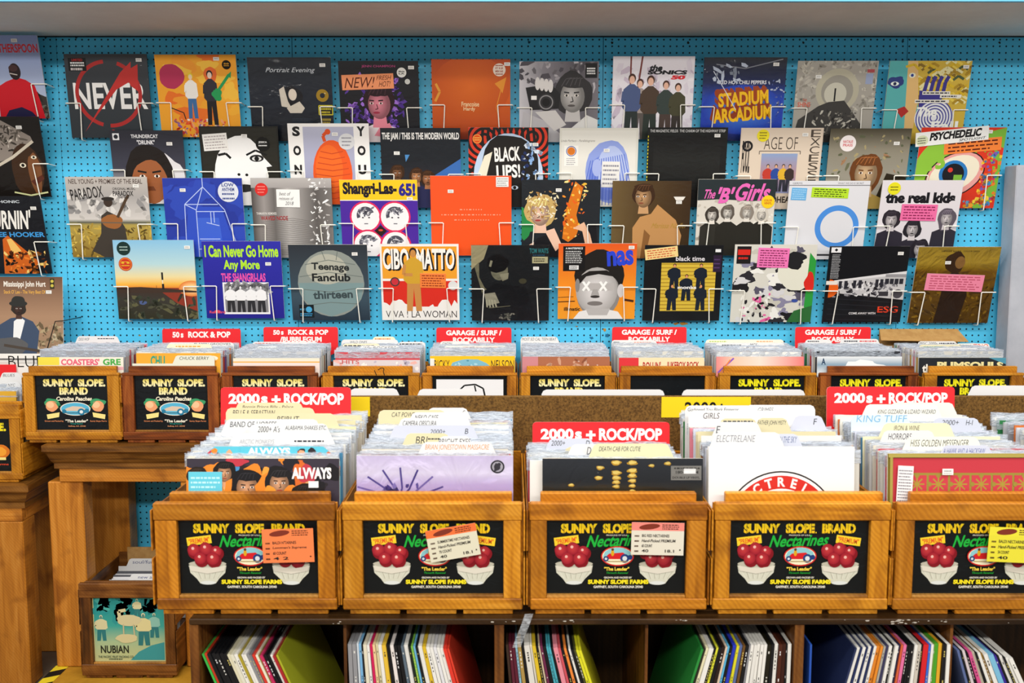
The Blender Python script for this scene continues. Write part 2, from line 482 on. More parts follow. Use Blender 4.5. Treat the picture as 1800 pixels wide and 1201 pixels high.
    def fig(s, cu, v0, h, skin, hair, top, legs, wd=0.3, arm=None, seed=0):
        w = h*wd/s.asp; hd = h*.075
        s.poly([(cu-w*.36, v0+h*.52), (cu+w*.36, v0+h*.52), (cu+w*.42, v0+h), (cu+w*.1, v0+h), (cu, v0+h*.64), (cu-w*.1, v0+h), (cu-w*.42, v0+h)], legs)
        s.poly([(cu-w*.5, v0+h*.23), (cu-w*.14, v0+h*.15), (cu+w*.14, v0+h*.15), (cu+w*.5, v0+h*.23), (cu+w*.56, v0+h*.5), (cu+w*.36, v0+h*.56), (cu-w*.36, v0+h*.56), (cu-w*.56, v0+h*.5)], top)
        s.line([(cu-w*.48, v0+h*.26), (cu-w*.54, v0+h*.42), (cu-w*.05, v0+h*.42)], w*.18, arm or top)
        s.ell(cu, v0+hd*.85, hd*.78/s.asp, hd*.95, hair, 16)
        s.ell(cu, v0+hd*1.15, hd*.56/s.asp, hd*.8, skin, 16)
        return s
    def onto(s, mb, o, ux, vz, nrm, eps=5e-5, mat=0):
        """writes the print onto a plane: o = top left corner, ux = full width vector, vz = full height vector (downwards)"""
        for pts, cols, k in s.F:
            off = nrm*(eps*k)
            q = [o+ux*a+vz*b+off for a, b in pts]
            # keep the face turned to the viewer
            ar = sum(pts[i-1][0]*pts[i][1]-pts[i][0]*pts[i-1][1] for i in range(len(pts)))
            if ar > 0: q = q[::-1]; cols = cols[::-1]
            mb.poly(q, list(cols), mat)

def card_mesh(name, art, w, h, th=0.0008, edge='#f0ece0', mat=None, eps=5e-5):
    """thin card standing upright: x across, z up from 0, front towards -y"""
    mb = MB(); mb.box(-w/2, w/2, -th/2, th/2, 0, h, lin(edge))
    art.onto(mb, Vector((-w/2, -th/2-eps, h)), Vector((w, 0, 0)), Vector((0, 0, -h)), Vector((0, -1, 0)), eps)
    return mb.mesh(name, mat or PRINT)
# ================================================================ the setting
def struct(name, mb, mat, parent=None, loc=(0, 0, 0)):
    o = mb.build(name, mat, parent, loc)
    if parent is None: o['kind'] = 'structure'
    return o
zt = ZP(64, WALL)                                  # underside of the soffit
# pegboard wall: one structure with the panels as its parts
wall = empty('wall_back', (0, WALL, 0)); wall['kind'] = 'structure'
seams = [-3.2, P(111, 330, WALL).x, P(519, 330, WALL).x, P(1058, 330, WALL).x, P(1585, 330, WALL).x, 3.0]
for i, (a, b) in enumerate(zip(seams, seams[1:])):
    mb = MB(); mb.box(a+.0012, b-.0012, 0.0, 0.006, 0.0, zt+.01)
    mb.build('pegboard_panel', PEG, wall, (0, 0.0 if i else .003, 0))
mb = MB(); mb.box(-3.2, 3.0, 0.012, 0.05, 0, zt+.4); mb.build('backing', simple_mat('dark_backing', '#123a4c', 0.8), wall)
# bare wood showing where the paint has come off, screws of the panels
mb = MB(); rr = random.Random(4)
def chip(px, py, rx, ry, c):
    p = P(px, py, WALL-.0006); n = 11
    mb.poly([(p.x+rx*math.cos(6.283*i/n)*rr.uniform(.5, 1.1), -.0008, p.z+ry*math.sin(6.283*i/n)*rr.uniform(.4, 1.1)) for i in range(n)][::-1], lin(c))
for px, py, rx, ry, c in ((1202, 569, .026, .007, '#c08a32'), (1188, 569, .012, .006, '#b27c28'), (1063, 580, .007, .009, '#b8862e'), (1014, 574, .006, .003, '#a87a2c'),
                          (1172, 568, .01, .002, '#a87a2c'), (246, 590, .009, .003, '#a8802c'), (1040, 594, .01, .006, '#1c6f9c'), (1067, 590, .008, .01, '#1c6f9c'),
                          (462, 590, .006, .005, '#1c5f7c'), (752, 592, .006, .004, '#1c5f7c'), (80, 66, .006, .006, '#234'), (134, 66, .006, .005, '#123f55'), (307, 66, .006, .005, '#123f55'),
                          (930, 74, .006, .006, '#123f55'), (998, 75, .006, .006, '#222'), (1076, 75, .006, .006, '#222'), (1210, 75, .006, .006, '#222'), (1412, 75, .006, .006, '#222'),
                          (1587, 73, .006, .006, '#123f55'), (1630, 73, .006, .006, '#123f55'), (1757, 75, .006, .006, '#222')):
    chip(px, py, rx, ry, c)
mb.build('paint_wear', PAPER, wall)
# soffit over the display with a light blue front
ys = 3.50
mb = MB(); mb.box(-3.2, 3.0, ys, WALL+.05, zt, zt+.02); struct('ceiling', mb, SOFFIT)
mb = MB(); mb.box(-3.2, 3.0, ys-.018, ys, zt-.004, zt+.40); struct('trim_1', mb, BLUEPAINT)
mb = MB(); mb.box(-3.2, 3.0, WALL-.012, WALL-.001, zt-.004, zt-.0005); struct('trim_2', mb, simple_mat('dark_joint_strip', '#10222c', 0.8))
mb = MB(); mb.box(-3.6, 3.6, -2.5, WALL+.05, -.05, 0.0); struct('floor', mb, DARKFLOOR)
# raised ochre platform under the tables, hazard tape along its left edge
px0 = P(78, 1178, 3.62).x
mb = MB(); mb.box(px0, 3.0, 2.7, WALL-.01, 0.002, 0.07, bev=.003); plat = mb.build('display_platform', PLYWOOD)
tag(plat, 'low ochre painted plywood platform on the floor beneath the tables', 'platform')
mb = MB(); tw = .05
for i in range(26):
    y0 = 2.72+i*.055; c = lin('#e8d02a') if i % 2 else lin('#15140f')
    mb.poly([(px0+.002, y0, .0712), (px0+.002+tw, y0+.03, .0712), (px0+.002+tw, y0+.085, .0712), (px0+.002, y0+.055, .0712)], c)
tag(mb.build('hazard_tape', PAPER), 'yellow and black hazard tape along the left edge of the platform', 'tape')
# white painted end panel right of the pegboard
a = P(1779, 450, 4.0)
mb = MB(); mb.box(a.x, a.x+.5, 4.0, 4.10, 0.075, ZP(290, 4.0), bev=.004)
tag(mb.build('end_panel', WHITEPAINT), 'white painted metal end panel standing at the right end of the pegboard', 'panel')

# ================================================================ tables
def moulding(yf, z1):      # profile across y and z of a moulded table edge, front at -y
    return [(yf, z1), (yf, z1-.022), (yf+.012, z1-.034), (yf+.022, z1-.062), (yf+.03, z1-.072), (yf+.03, z1-.092), (yf+.06, z1-.092), (yf+.06, z1)]
def sweep_x(mb, prof, x0, x1, inx0=0.0, inx1=0.0, yf=0.0):
    n = len(prof)
    A = [(x0+(p[0]-yf)*inx0, p[0], p[1]) for p in prof]; B = [(x1-(p[0]-yf)*inx1, p[0], p[1]) for p in prof]
    mb.poly(A[::-1]); mb.poly(B)
    for i in range(n): mb.poly([A[i], A[(i+1) % n], B[(i+1) % n], B[i]][::-1])
def sweep_y(mb, prof, xe, sgn, y0, y1):
    # the same profile along y on the side xe, outward direction sgn
    n = len(prof); yf = prof[0][0]
    A = [(xe-sgn*(p[0]-yf), y0+(p[0]-yf), p[1]) for p in prof]; B = [(xe-sgn*(p[0]-yf), y1, p[1]) for p in prof]
    mb.poly(A); mb.poly(B)
    for i in range(n): mb.poly([A[i], A[(i+1) % n], B[(i+1) % n], B[i]])
def table(name, label, x0, x1, yf, yb, z1, legs, zfloor, legw=.15):
    t = empty(name, ((x0+x1)/2, (yf+yb)/2, zfloor)); tag(t, label, 'table')
    off = Vector(t.location); L = tuple(-off)
    pr = moulding(yf, z1-.002)
    mb = MB(); mb.box(x0+.03, x1-.03, yf+.03, yb, z1-.04, z1-.001)
    sweep_x(mb, pr, x0, x1, 1.0, 1.0, yf)
    mb.build('table_top', WOOD['mould', 'x'], t, L)
    for s, xe in ((-1, x0), (1, x1)):
        mb = MB(); sweep_y(mb, pr, xe, s, yf, yb); mb.build('side_moulding', WOOD['mould', 'y'], t, L)
    ya = yf+.035
    mb = MB(); mb.box(x0+.045, x1-.045, ya, ya+.035, z1-.145, z1-.092, bev=.002); mb.build('apron', WOOD['table', 'x'], t, L)
    for xe in (x0+.045, x1-.08):
        mb = MB(); mb.box(xe, xe+.035, ya+.036, yb-.02, z1-.145, z1-.092, bev=.002); mb.build('side_rail', WOOD['table', 'y'], t, L)
    for lx, ly, wd, dp in legs:
        mb = MB(); mb.box(lx, lx+wd, ly, ly+dp, zfloor+.001, z1-.146, bev=.004); mb.build('leg', WOOD['table', 'z'], t, L)
    return t
xl = P(73, 800, 3.66).x
lx = P(91, 1000, 3.70).x; lw = P(152, 1000, 3.70).x-lx
table('wooden_table', 'long wooden table with moulded top holding the back row of crates', xl, 1.91, 3.66, 4.11, TABLE,
      [(lx, 3.70, lw, .085), (lx+.028, 4.01, lw+.02, .085), (P(326, 1100, 3.70).x, 3.70, lw, .085), (1.70, 3.70, lw, .085), (1.70, 4.01, lw, .085)], .07)
zl = ZP(851, 3.66)
xr = P(50, 870, 3.64).x
table('wooden_table', 'lower wooden table cut by the left edge beside the long table', -2.9, xr, 3.64, 4.11, zl,
      [(xr-.045-.19, 3.675, .19, .10), (xr-.045-.19, 4.0, .19, .09), (-2.85, 3.675, .19, .10), (-2.85, 4.0, .19, .09)], 0.0)

# ================================================================ crates
t_label = {}
def S(mb, name, mat, par, L): return mb.build(name, mat, par, L)
def crate(name, label, x0, x1, yf, D, zb, zs, zc, z_lab0, z_lab1, stl, strr, cl, cr, tone, lab_mesh=None, lab_wh=None, group=None, seed=0, label_art=None, so=.0001):
    """wooden fruit crate: front frame (slats, stiles, label board), cleat, slatted sides, bottom slats, back"""
    rr = random.Random(seed)
    W = x1-x0; xm = (x0+x1)/2
    t = empty(name, (xm, yf+D/2, zb)); tag(t, label, 'crate', group)
    L = (-xm, -(yf+D/2), -zb)
    X = WOOD[tone, 'x']; Y = WOOD[tone, 'y']; Z = WOOD[tone, 'z']
    zbt = zb+.011; T = .018
    j = lambda: rr.uniform(-.002, .002)
    mb = MB(); mb.box(x0, x1, yf, yf+T, z_lab1, zs, bev=.0022); S(mb, 'top_slat', X, t, L)
    mb = MB(); mb.box(x0+j(), x1+j(), yf, yf+T, zbt, z_lab0-.006, bev=.0022); S(mb, 'bottom_slat', X, t, L)
    mb = MB(); mb.box(x0+.002, stl, yf+.0015, yf+T, z_lab0-.006, z_lab1, bev=.0012); S(mb, 'stile', Z, t, L)
    mb = MB(); mb.box(strr, x1-.002, yf+.0015, yf+T, z_lab0-.006, z_lab1, bev=.0012); S(mb, 'stile', Z, t, L)
    mb = MB(); mb.box(stl, strr, yf+.004, yf+T, z_lab0-.006, z_lab0, bev=.001); S(mb, 'ledge', WOOD['pale', 'x'], t, L)
    mb = MB(); mb.box(x0+.001-so, x1-.001+so, yf+T, yf+T+.008, zbt, zs-.004); S(mb, 'end_board', X, t, L)
    mb = MB(); mb.box(cl, cr, yf+T+.0085, yf+T+.026, zc-.07, zc, bev=.002); S(mb, 'top_cleat', X, t, L)
    if lab_mesh:
        # the paper label is printed on a board sunk into the frame
        t_label[t.name] = link('label', lab_mesh, t, ((stl+strr)/2-xm, (yf+T-.0025)-(yf+D/2), z_lab0+.0005-zb))
    nb = 3; gap = .014; bw = (W-.03-gap*(nb-1))/nb
    for k in range(nb):
        a = x0+.012+k*(bw+gap)
        mb = MB(); mb.box(a, a+bw, yf+.006, yf+D, zb, zb+.0105, bev=.0012); S(mb, 'base_slat', Y, t, L)
    hz = (zs-zbt)
    for sx0 in (x0-.0035-so, x1+so):
        for a, b in ((.04, .48), (.55, .93)):
            mb = MB(); mb.box(sx0, sx0+.0035, yf+.003, yf+D-.0005, zbt+hz*a, zbt+hz*b, bev=.001); S(mb, 'side_slat', Y, t, L)
    mb = MB(); mb.box(x0+.0005-so, x1-.0005+so, yf+D-.011, yf+D, zbt, zs-.01); S(mb, 'back_board', X, t, L)
    return t

# ---- printed labels of the crates
def nectarine_label():
    A = Art('#0b1012', .285/.152, 3)
    A.stencil('SUNNY', .105, .06, .365, .19, '#f2d31c', '#0b1012', '#e8b818')
    A.stencil('SLOPE', .405, .06, .612, .19, '#f2d31c', '#0b1012', '#e8b818'); A.text('.', .618, .17, .626, .19, '#f2d31c', .03)
    A.stencil('BRAND', .665, .06, .905, .19, '#f2d31c', '#0b1012', '#e8b818')
    A.text('PRODUCE OF U.S.A.', .43, .205, .585, .225, '#d8d4c8', .01)
    A.text('Nectarines', .30, .205, .715, .365, '#1cab3a', .025, .35, R(-2))
    for u, rt in ((.055, R(-7)), (.765, R(8))):
        cu, cv = u+.09, .285; c, s_ = math.cos(rt), math.sin(rt)
        A.poly([(cu+(a*c*A.asp-b*s_)/A.asp, cv+a*A.asp*s_+b*c) for a, b in ((-.088, -.055), (.088, -.055), (.088, .055), (-.088, .055))], '#f0cc2e')
        A.text('"PREMIUM"', u+.015, .25, u+.165, .32, '#d8501e', .02, 0, rt)
    for u in (.20, .80):
        A.poly([(u-.135, .62), (u+.135, .62), (u+.125, .72), (u+.08, .80), (u+.055, .865), (u-.055, .865), (u-.08, .80), (u-.125, .72)], '#cfcfbe')
        A.ell(u, .60, .135, .045, '#b9b5a4'); A.ell(u, .855, .055, .025, '#d8dcd8')
        for q in range(5): A.line([(u-.11+q*.045, .69), (u-.07+q*.03, .80)], .008, '#dedccc'); A.line([(u+.11-q*.045, .69), (u+.07-q*.03, .80)], .006, '#b4b2a0')
        for a, b, r_ in ((-.085, .44, .052), (.0, .42, .052), (.075, .46, .046), (-.04, .55, .05), (.05, .555, .053)):
            A.ell(u+a, b, r_, None, '#7e101c'); A.glow(u+a-.01, b-.03, r_*.86, r_*.86*A.asp, '#c23a3c', '#96182a'); A.ell(u+a-.016, b-.05, r_*.2, None, '#e8b4a8')
        A.poly([(u-.13, .625), (u, .66), (u+.13, .625), (u+.12, .69), (u, .73), (u-.12, .69)], '#d9d3c4')
    A.ell(.51, .49, .118, .135, '#c8231f'); A.ell(.51, .49, .109, .118, '#efe6c4')
    A.poly([(.405, .5), (.42, .43), (.46, .385), (.51, .373), (.56, .385), (.6, .43), (.615, .5)], '#8ac4cc')
    A.poly([(.425, .50), (.45, .455), (.55, .44), (.575, .48), (.575, .53), (.43, .53)], '#cf1f25')
    A.ell(.475, .445, .012, .045, '#d8a21e', 12); A.ell(.475, .40, .01, None, '#5a3a1a', 10)
    A.ell(.428, .525, .02, None, '#24406e', 14); A.ell(.428, .525, .009, None, '#cfd8e0', 10)
    A.ell(.562, .52, .032, None, '#1c3a78', 16); A.ell(.562, .52, .017, None, '#d6dde2', 12); A.ell(.6, .505, .018, None, '#1c3a78', 12)
    A.line([(.44, .56), (.58, .56)], .012, '#a8905a')
    A.text('"The Leader"', .415, .635, .595, .685, '#f2d34a', .035)
    A.text('Through Renewal', .43, .70, .585, .735, '#1c9a34', .02, .3)
    A.text('GROWN AND PACKED BY', .415, .765, .615, .79, '#e6e2d4', .03)
    A.text('SUNNY SLOPE FARMS', .30, .805, .735, .865, '#f4e024', .055)
    A.text('GAFFNEY, SOUTH CAROLINA 29340', .34, .885, .695, .925, '#ece8da', .03)
    return A
def peach_label(seed=1, ink='#f2dc5c', brand=True, text=True):
    A = Art('#0b1014', .2/.157, seed)
    if not text:
        A.specks(10, .05, .05, .9, .5, ['#2c3a3e'], .004); return A
    i2 = '#f3ecc0' if ink != '#f0e61e' else ink
    A.stencil('SUNNY', .115, .065, .53, .205, ink, '#0b1014', i2); A.stencil('SLOPE.', .585, .065, .955, .205, ink, '#0b1014', i2)
    A.stencil('BRAND', .33, .22, .715, .355, ink, '#0b1014', i2)
    A.text('Carolina Peaches', .285, .39, .765, .465, '#f4ecd0', .03, .2)
    for u, sg in ((.22, 1), (.84, -1)):
        A.blob(u-.0, .50, .105, .075, '#3f9a66', .15); A.blob(u, .565, .085, .10, '#eaa070', .07); A.ell(u-.02, .54, .05, .06, '#f4c496')
        A.poly([(u+sg*.02, .47), (u+sg*.13, .55), (u+sg*.09, .56), (u+sg*.1, .62), (u+sg*.06, .52)], '#2f8a5a')
        A.poly([(u-.075, .70+sg*.02), (u+.10, .70-sg*.02), (u+.09, .785-sg*.02), (u-.065, .785+sg*.02)], '#f2e08c')
    A.ell(.535, .615, .205, .125, '#efe8da'); A.ell(.535, .615, .192, .112, '#56b4d6')
    A.poly([(.36, .65), (.42, .60), (.5, .565), (.62, .575), (.68, .62), (.66, .66)], '#d8c2ac')
    A.line([(.38, .69), (.68, .69)], .012, '#3a3228')
    A.ell(.615, .67, .05, None, '#2a7a9c', 16); A.ell(.615, .67, .024, None, '#dfe8ec', 12); A.ell(.69, .65, .032, None, '#2a7a9c', 14); A.ell(.385, .66, .03, None, '#2a7a9c', 14)
    A.text('"The Leader"', .395, .81, .70, .865, '#f6f0dc', .03)
    A.text('Grown and Packed by', .115, .825, .37, .862, '#e08a5a', .015); A.text('Sunny Slope Farms', .73, .825, .955, .862, '#e08a5a', .015)
    A.text('Through Renewal', .46, .878, .625, .905, '#2fb0a0', .012); A.text('Gaffney, S.C. 29340', .43, .922, .665, .952, '#e8a070', .012)
    return A

# ---- the front row of five crates
yf = 2.02
zb = TABLE; zs = ZP(885, yf); zc = ZP(866, yf+.03); l1 = ZP(916, yf); l0 = ZP(1048, yf)
NECT = card_mesh('nectarine_label', nectarine_label(), .2855, (l1-l0)-.001, .002, '#111111', GLOSS)
FRONT = [ # x0, x1, stile, stile, cleat0, cleat1
    (272, 590, 311, 558, 298, 580, 'amber', 'leftmost front crate with an orange paper ticket stuck over its dark fruit label'),
    (603, 917, 637, 885, 623, 900, 'honey', 'second front crate from the left, a white and orange ticket slanted across its label'),
    (931, 1242, 961, 1207, 950, 1224, 'amber', 'middle front crate with a pink topped white ticket on the label corner'),
    (1255, 1563, 1284, 1530, 1275, 1552, 'honey', 'front crate whose dark fruit label is uncovered by any ticket'),
    (1573, 1890, 1607, 1856, 1600, 1882, 'amber', 'front crate cut by the right edge with a yellow ticket on its label')]
FC = []
for i, (a, b, s0, s1, c0, c1, tone, lab) in enumerate(FRONT):
    X = lambda p, y=yf: P(p, 970, y).x
    k = crate('fruit_crate', lab, P(a, 1000, yf).x, P(b, 1000, yf).x, yf, .535, zb, zs, zc, l0, l1, X(s0), X(s1), P(c0, 866, yf+.03).x, P(c1, 866, yf+.03).x,
              tone, NECT, None, 'front row of fruit crates', seed=i, so=(.0035 if i < 3 else .002))
    FC.append(k)
# a sixth crate of the row, almost wholly beyond the right edge of the picture
FC.append(crate('fruit_crate', 'crate hidden past the right edge, its bagged records showing', P(1899, 1000, yf).x, P(2210, 1000, yf).x, yf, .535, zb, zs, zc, l0, l1, P(1930, 970, yf).x, P(2180, 970, yf).x,
      P(1920, 866, yf+.03).x, P(2200, 866, yf+.03).x, 'honey', NECT, None, 'front row of fruit crates', seed=9))
def ticket(k, px0, px1, py0, py1, head, body, rot, lines_, ink='#4a2a1a'):
    p = P((px0+px1)/2, py1, yf-.004); wd = (P(px1, 970, yf).x-P(px0, 970, yf).x); h = ZP(py0, yf)-ZP(py1, yf)
    A = Art(body, wd/h, 5)
    if head: A.rect(0, 0, 1, .25, head)
    A.ell(.34, .13, .2, .085, '#7c2f1e' if head != '#f2e23a' else '#6a6420', rot=-.12)
    A.lines(.58, .04, .93, .22, 3, ink, .5)
    y = .36
    for n, (t, u) in enumerate(lines_):
        A.lines(.06, y+.03, .15, y+.09, 1, ink, .8)
        if t: A.text(t, .2, y, u, y+.09, '#2a2420', .02, .2 if n == 1 else 0)
        y += .155
    A.ell(.93, .83, .015, None, '#15100c', 10)
    me = card_mesh('paper_ticket', A, wd, h, .0006, body, PAPER)
    lb = t_label[k.name]
    o = link('paper_ticket', me, lb, (p.x-k.location.x-lb.location.x, p.y-k.location.y-lb.location.y, p.z-k.location.z-lb.location.z), (0, rot, 0))
    o['label'] = 'paper ticket stuck over the label'
ticket(FC[0], 463, 553, 930, 989, None, '#f0804a', R(-1.5), [('BALDI N\'TARINES', .66), ("Longman's Supreme", .86), ('60 COUNT', .46), ('4 2', .5)])
ticket(FC[1], 757, 846, 926, 982, '#ef7038', '#d9d4bc', R(-10), [('SUMMERTIME NECTARINES', .84), ('Hand-Picked PREMIUM', .84), ('70 COUNT', .45), ('40        18.1', .85)])
ticket(FC[2], 1109, 1201, 919, 976, '#e8867a', '#dcd6c6', R(1), [('BIG RED NECTARINES', .72), ('Hand-Picked PREMIUM', .84), ('60 COUNT', .4), ('40        18.1', .82)])
ticket(FC[4], 1734, 1824, 928, 989, '#e6dc3a', '#e2d83a', R(2.5), [('BALDI NECTARINES', .72), ('Hand-Picked PREMIUM', .86), ('54 COUNT', .42), ('40', .4)])

# ---- the back row of ten crates on the long table
yb_ = 3.70
zs2 = ZP(656, yb_); zc2 = ZP(644, yb_+.03); k1 = ZP(661, yb_); k0 = ZP(757, yb_)
PEACH = card_mesh('peach_label', peach_label(), .272, (k1-k0)-.001, .002, '#111111', GLOSS)
PEACHY = card_mesh('peach_label', peach_label(2, '#f0e61e'), .272, (k1-k0)-.001, .002, '#111111', GLOSS)
BLANK = card_mesh('dark_label', peach_label(3, text=False), .272, (k1-k0)-.001, .002, '#111111', GLOSS)
BACK = [(41, 211, 60, 189, 50, 205, 'honey', PEACH, 'light crate at the left end of the long table, first of the back row'),
        (215, 385, 235, 365, 226, 379, 'red', PEACH, 'reddish crate on the long table beside the light left end crate'),
        (390, 559, 409, 541, 400, 553, 'red', PEACH, 'reddish crate on the long table half hidden by the leftmost 2000s + ROCK/POP sign'),
        (567, 738, 586, 718, 576, 725, 'honey', PEACH, 'light crate on the long table with black pen strokes on its top slat'),
        (742, 909, 759, 892, 750, 903, 'amber', BLANK, 'crate on the long table with a white card over its label'),
        (915, 1083, 932, 1063, 926, 1075, 'honey', PEACH, 'light crate of the back row right of the white card crate'),
        (1088, 1257, 1108, 1239, 1092, 1252, 'amber', BLANK, 'crate of the back row whose dark label shows no lettering'),
        (1263, 1434, 1283, 1415, 1272, 1425, 'honey', PEACHY, 'back row crate with bright yellow lettering right of the unlettered one'),
        (1440, 1613, 1460, 1595, 1455, 1607, 'red', PEACHY, 'dark reddish crate of the back row behind the right 2000s + ROCK/POP sign'),
        (1623, 1798, 1646, 1776, 1633, 1788, 'honey', PEACHY, 'crate at the right end of the back row beside the white end panel')]
BC = []
for i, (a, b, s0, s1, c0, c1, tone, lm, lab) in enumerate(BACK):
    X = lambda p: P(p, 710, yb_).x
    BC.append(crate('fruit_crate', lab, X(a), X(b), yb_, .405, TABLE, zs2, zc2, k0, k1, X(s0), X(s1), P(c0, 644, yb_+.03).x, P(c1, 644, yb_+.03).x, tone, lm, None,
                    'back row of fruit crates', seed=20+i))
# white card with a black outline drawing over the label of the fifth crate
A = Art('#e9e9ec', 1.2, 2)
A.line([(.26, .62), (.26, .5), (.30, .27), (.42, .12), (.58, .10), (.70, .18), (.74, .42), (.62, .5), (.45, .52), (.26, .6)], .03, '#101012'); A.line([(.57, .12), (.59, .24)], .025, '#101012')
k = BC[4]; p = P(826, 757, yb_-.001); wd = P(884, 700, yb_).x-P(766, 700, yb_).x
o = link('label_card', card_mesh('label_card', A, wd, ZP(668, yb_)-ZP(757, yb_), .0006, '#e9e9ec', PAPER), k, (p.x-k.location.x, yb_+.012-k.location.y, p.z-k.location.z)); o['label'] = 'white card with a black outline drawing'
A = Art(WOODC['honey'][0], 1, 2); 
mb = MB(); p0 = P(657, 658, yb_-.0006); p1 = P(677, 646, yb_-.0006)
for pts in (((658, 647), (662, 656)), ((664, 647), (670, 643), (675, 644), (674, 650), (676, 656))):
    q = [P(a, b+4, yb_-.0008) for a, b in pts]
    for a, b in zip(q, q[1:]):
        d = (b-a).normalized()*.0014; nn = Vector((-d.z, 0, d.x))
        mb.poly([a+nn, b+nn, b-nn, a-nn][::-1], lin('#1a120a')); 
k = BC[3]; mb.build('pen_mark', PAPER, k, tuple(-k.location))

# ---- crate of the blues records on the lower table at the left edge
yl = 3.68
zsl = ZP(735, yl)+.028
LC = crate('fruit_crate', 'crate at the left edge standing on the lower wooden table', -2.17, P(39, 780, yl).x-.006, yl, .405, zl, ZP(712, yl), ZP(706, yl+.03), ZP(830, yl), ZP(737, yl),
           -2.125, P(17, 780, yl).x, -2.15, P(32, 710, yl).x, 'honey', None, None, None, seed=40)
A = Art('#0b0f10', 1.5, 4); A.stencil('SUNNY', .08, .08, .5, .24, '#f2e01e', '#0b0f10'); A.stencil('SLOPE.', .55, .08, .94, .24, '#f2e01e', '#0b0f10')
A.blob(.85, .63, .12, .14, '#d8761e', .1); A.blob(.85, .63, .08, .09, '#f0a030', .1); A.blob(.2, .63, .12, .14, '#d8761e', .1); A.rect(.76, .74, .92, .79, '#f2e08c'); A.text('Farms', .78, .85, .95, .89, '#e04a2a', .02)
wd = P(17, 780, yl).x+2.125; link('label', card_mesh('orange_label', A, wd-.001, ZP(737, yl)-ZP(830, yl)-.001, .002, '#111111', GLOSS), LC, ((P(17, 780, yl).x-2.125)/2-LC.location.x, yl+.0155-LC.location.y, ZP(830, yl)+.0005-zl))

# ================================================================ cube shelf under the front crates
sh = empty('record_shelf', (.6, 2.4, 0)); tag(sh, 'dark stained cube shelf of records under the front crates', 'shelf')
L = (-.6, -2.4, 0); DK = WOOD['dark', 'x']
xs0 = P(334, 1110, 2.005).x; xs1 = 2.2; z1 = ZP(1099, 2.0)
mb = MB(); mb.box(xs0, xs1, 2.0, 3.15, z1, TABLE-.0005, bev=.0015); mb.build('top_board', WOOD['dark', 'x'], sh, L)
SZ = ZP(1134, 2.012)-.3145             # height of the shelf board the records stand on
mb = MB(); mb.box(xs0+.021, xs1-.021, 2.012, 2.44, SZ-.02, SZ-.0005, bev=.0015); mb.build('shelf_board', WOOD['dark', 'x'], sh, L)
mb = MB(); mb.box(xs0+.021, xs1-.021, 2.012, 2.44, .08, .10); mb.build('shelf_board', WOOD['dark', 'x'], sh, L)
mb = MB(); mb.box(xs0+.021, xs1-.021, 2.441, 2.455, .08, z1-.001); mb.build('back_panel', WOOD['dark', 'z'], sh, L)
for a, b in ((334, 350), (869, 886), (1396, 1413)):
    xa, xb = P(a, 1150, 2.005).x, P(b, 1150, 2.005).x
    mb = MB(); mb.box(xa, xb, 2.005, 2.44, .001 if a < 400 else .1005, z1-.0005 if a > 400 else z1-.0005, bev=.0015)
    mb.build('side_panel' if a < 400 else 'divider', WOOD['old', 'z'], sh, L)
mb = MB(); mb.box(xs1-.02, xs1, 2.005, 2.44, .001, z1-.0005); mb.build('side_panel', WOOD['old', 'z'], sh, L)
for a in (607, 1136, 1671):
    xa = P(a, 1150, 2.03).x
    mb = MB(); mb.box(xa-.003, xa+.003, 2.03, 2.44, SZ, z1-.0005); mb.build('divider', WOOD['old', 'z'], sh, L)
for xa, y_ in ((xs0+.03, 3.05), (2.1, 3.05)):
    mb = MB(); mb.box(xa, xa+.06, y_, y_+.06, .001 if xa < px0 else .0705, z1-.0005); mb.build('leg', WOOD['old', 'z'], sh, L)
# white flakes stuck along the edge of the top board
mb = MB(); rr = random.Random(8)
for px, n in ((600, 3), (985, 4), (1210, 4), (1508, 2), (1590, 14), (1650, 4), (1790, 2), (880, 3)):
    for _ in range(n):
        p = P(px+rr.uniform(-26, 26), 1092+rr.uniform(-2, 5), 1.9994); r_ = rr.uniform(.001, .005)
        mb.poly([(p.x+r_*math.cos(t)*rr.uniform(.7, 1.4), p.y, p.z+r_*.35*math.sin(t)) for t in (5.2, 4.2, 3.1, 2, 1, 0)], lin('#b8b0a4'))
mb.build('paint_flakes', PAPER, sh, L)
# chipboard standing behind the front crates
yc = 2.565
mb = MB(); mb.box(P(618, 720, yc).x-.02, 2.25, yc, yc+.016, TABLE, ZP(697, yc), bev=.001)
cb = mb.build('chipboard_divider', CHIPBOARD); tag(cb, 'brown chipboard divider standing behind the front row of crates', 'board')
# ================================================================ record sleeves
W0 = '#f4f2ee'; K0 = '#121314'
PRICE = None
def price_art():
    A = Art('#f2f0ec', 1.75, 3); A.lines(.15, .2, .85, .55, 1, '#8a8a8a', .6); A.lines(.1, .6, .9, .9, 1, '#b0b0b0', .5); return A
PRICE = card_mesh('price_sticker', price_art(), .0225, .0128, .0003, '#f2f0ec', PAPER)

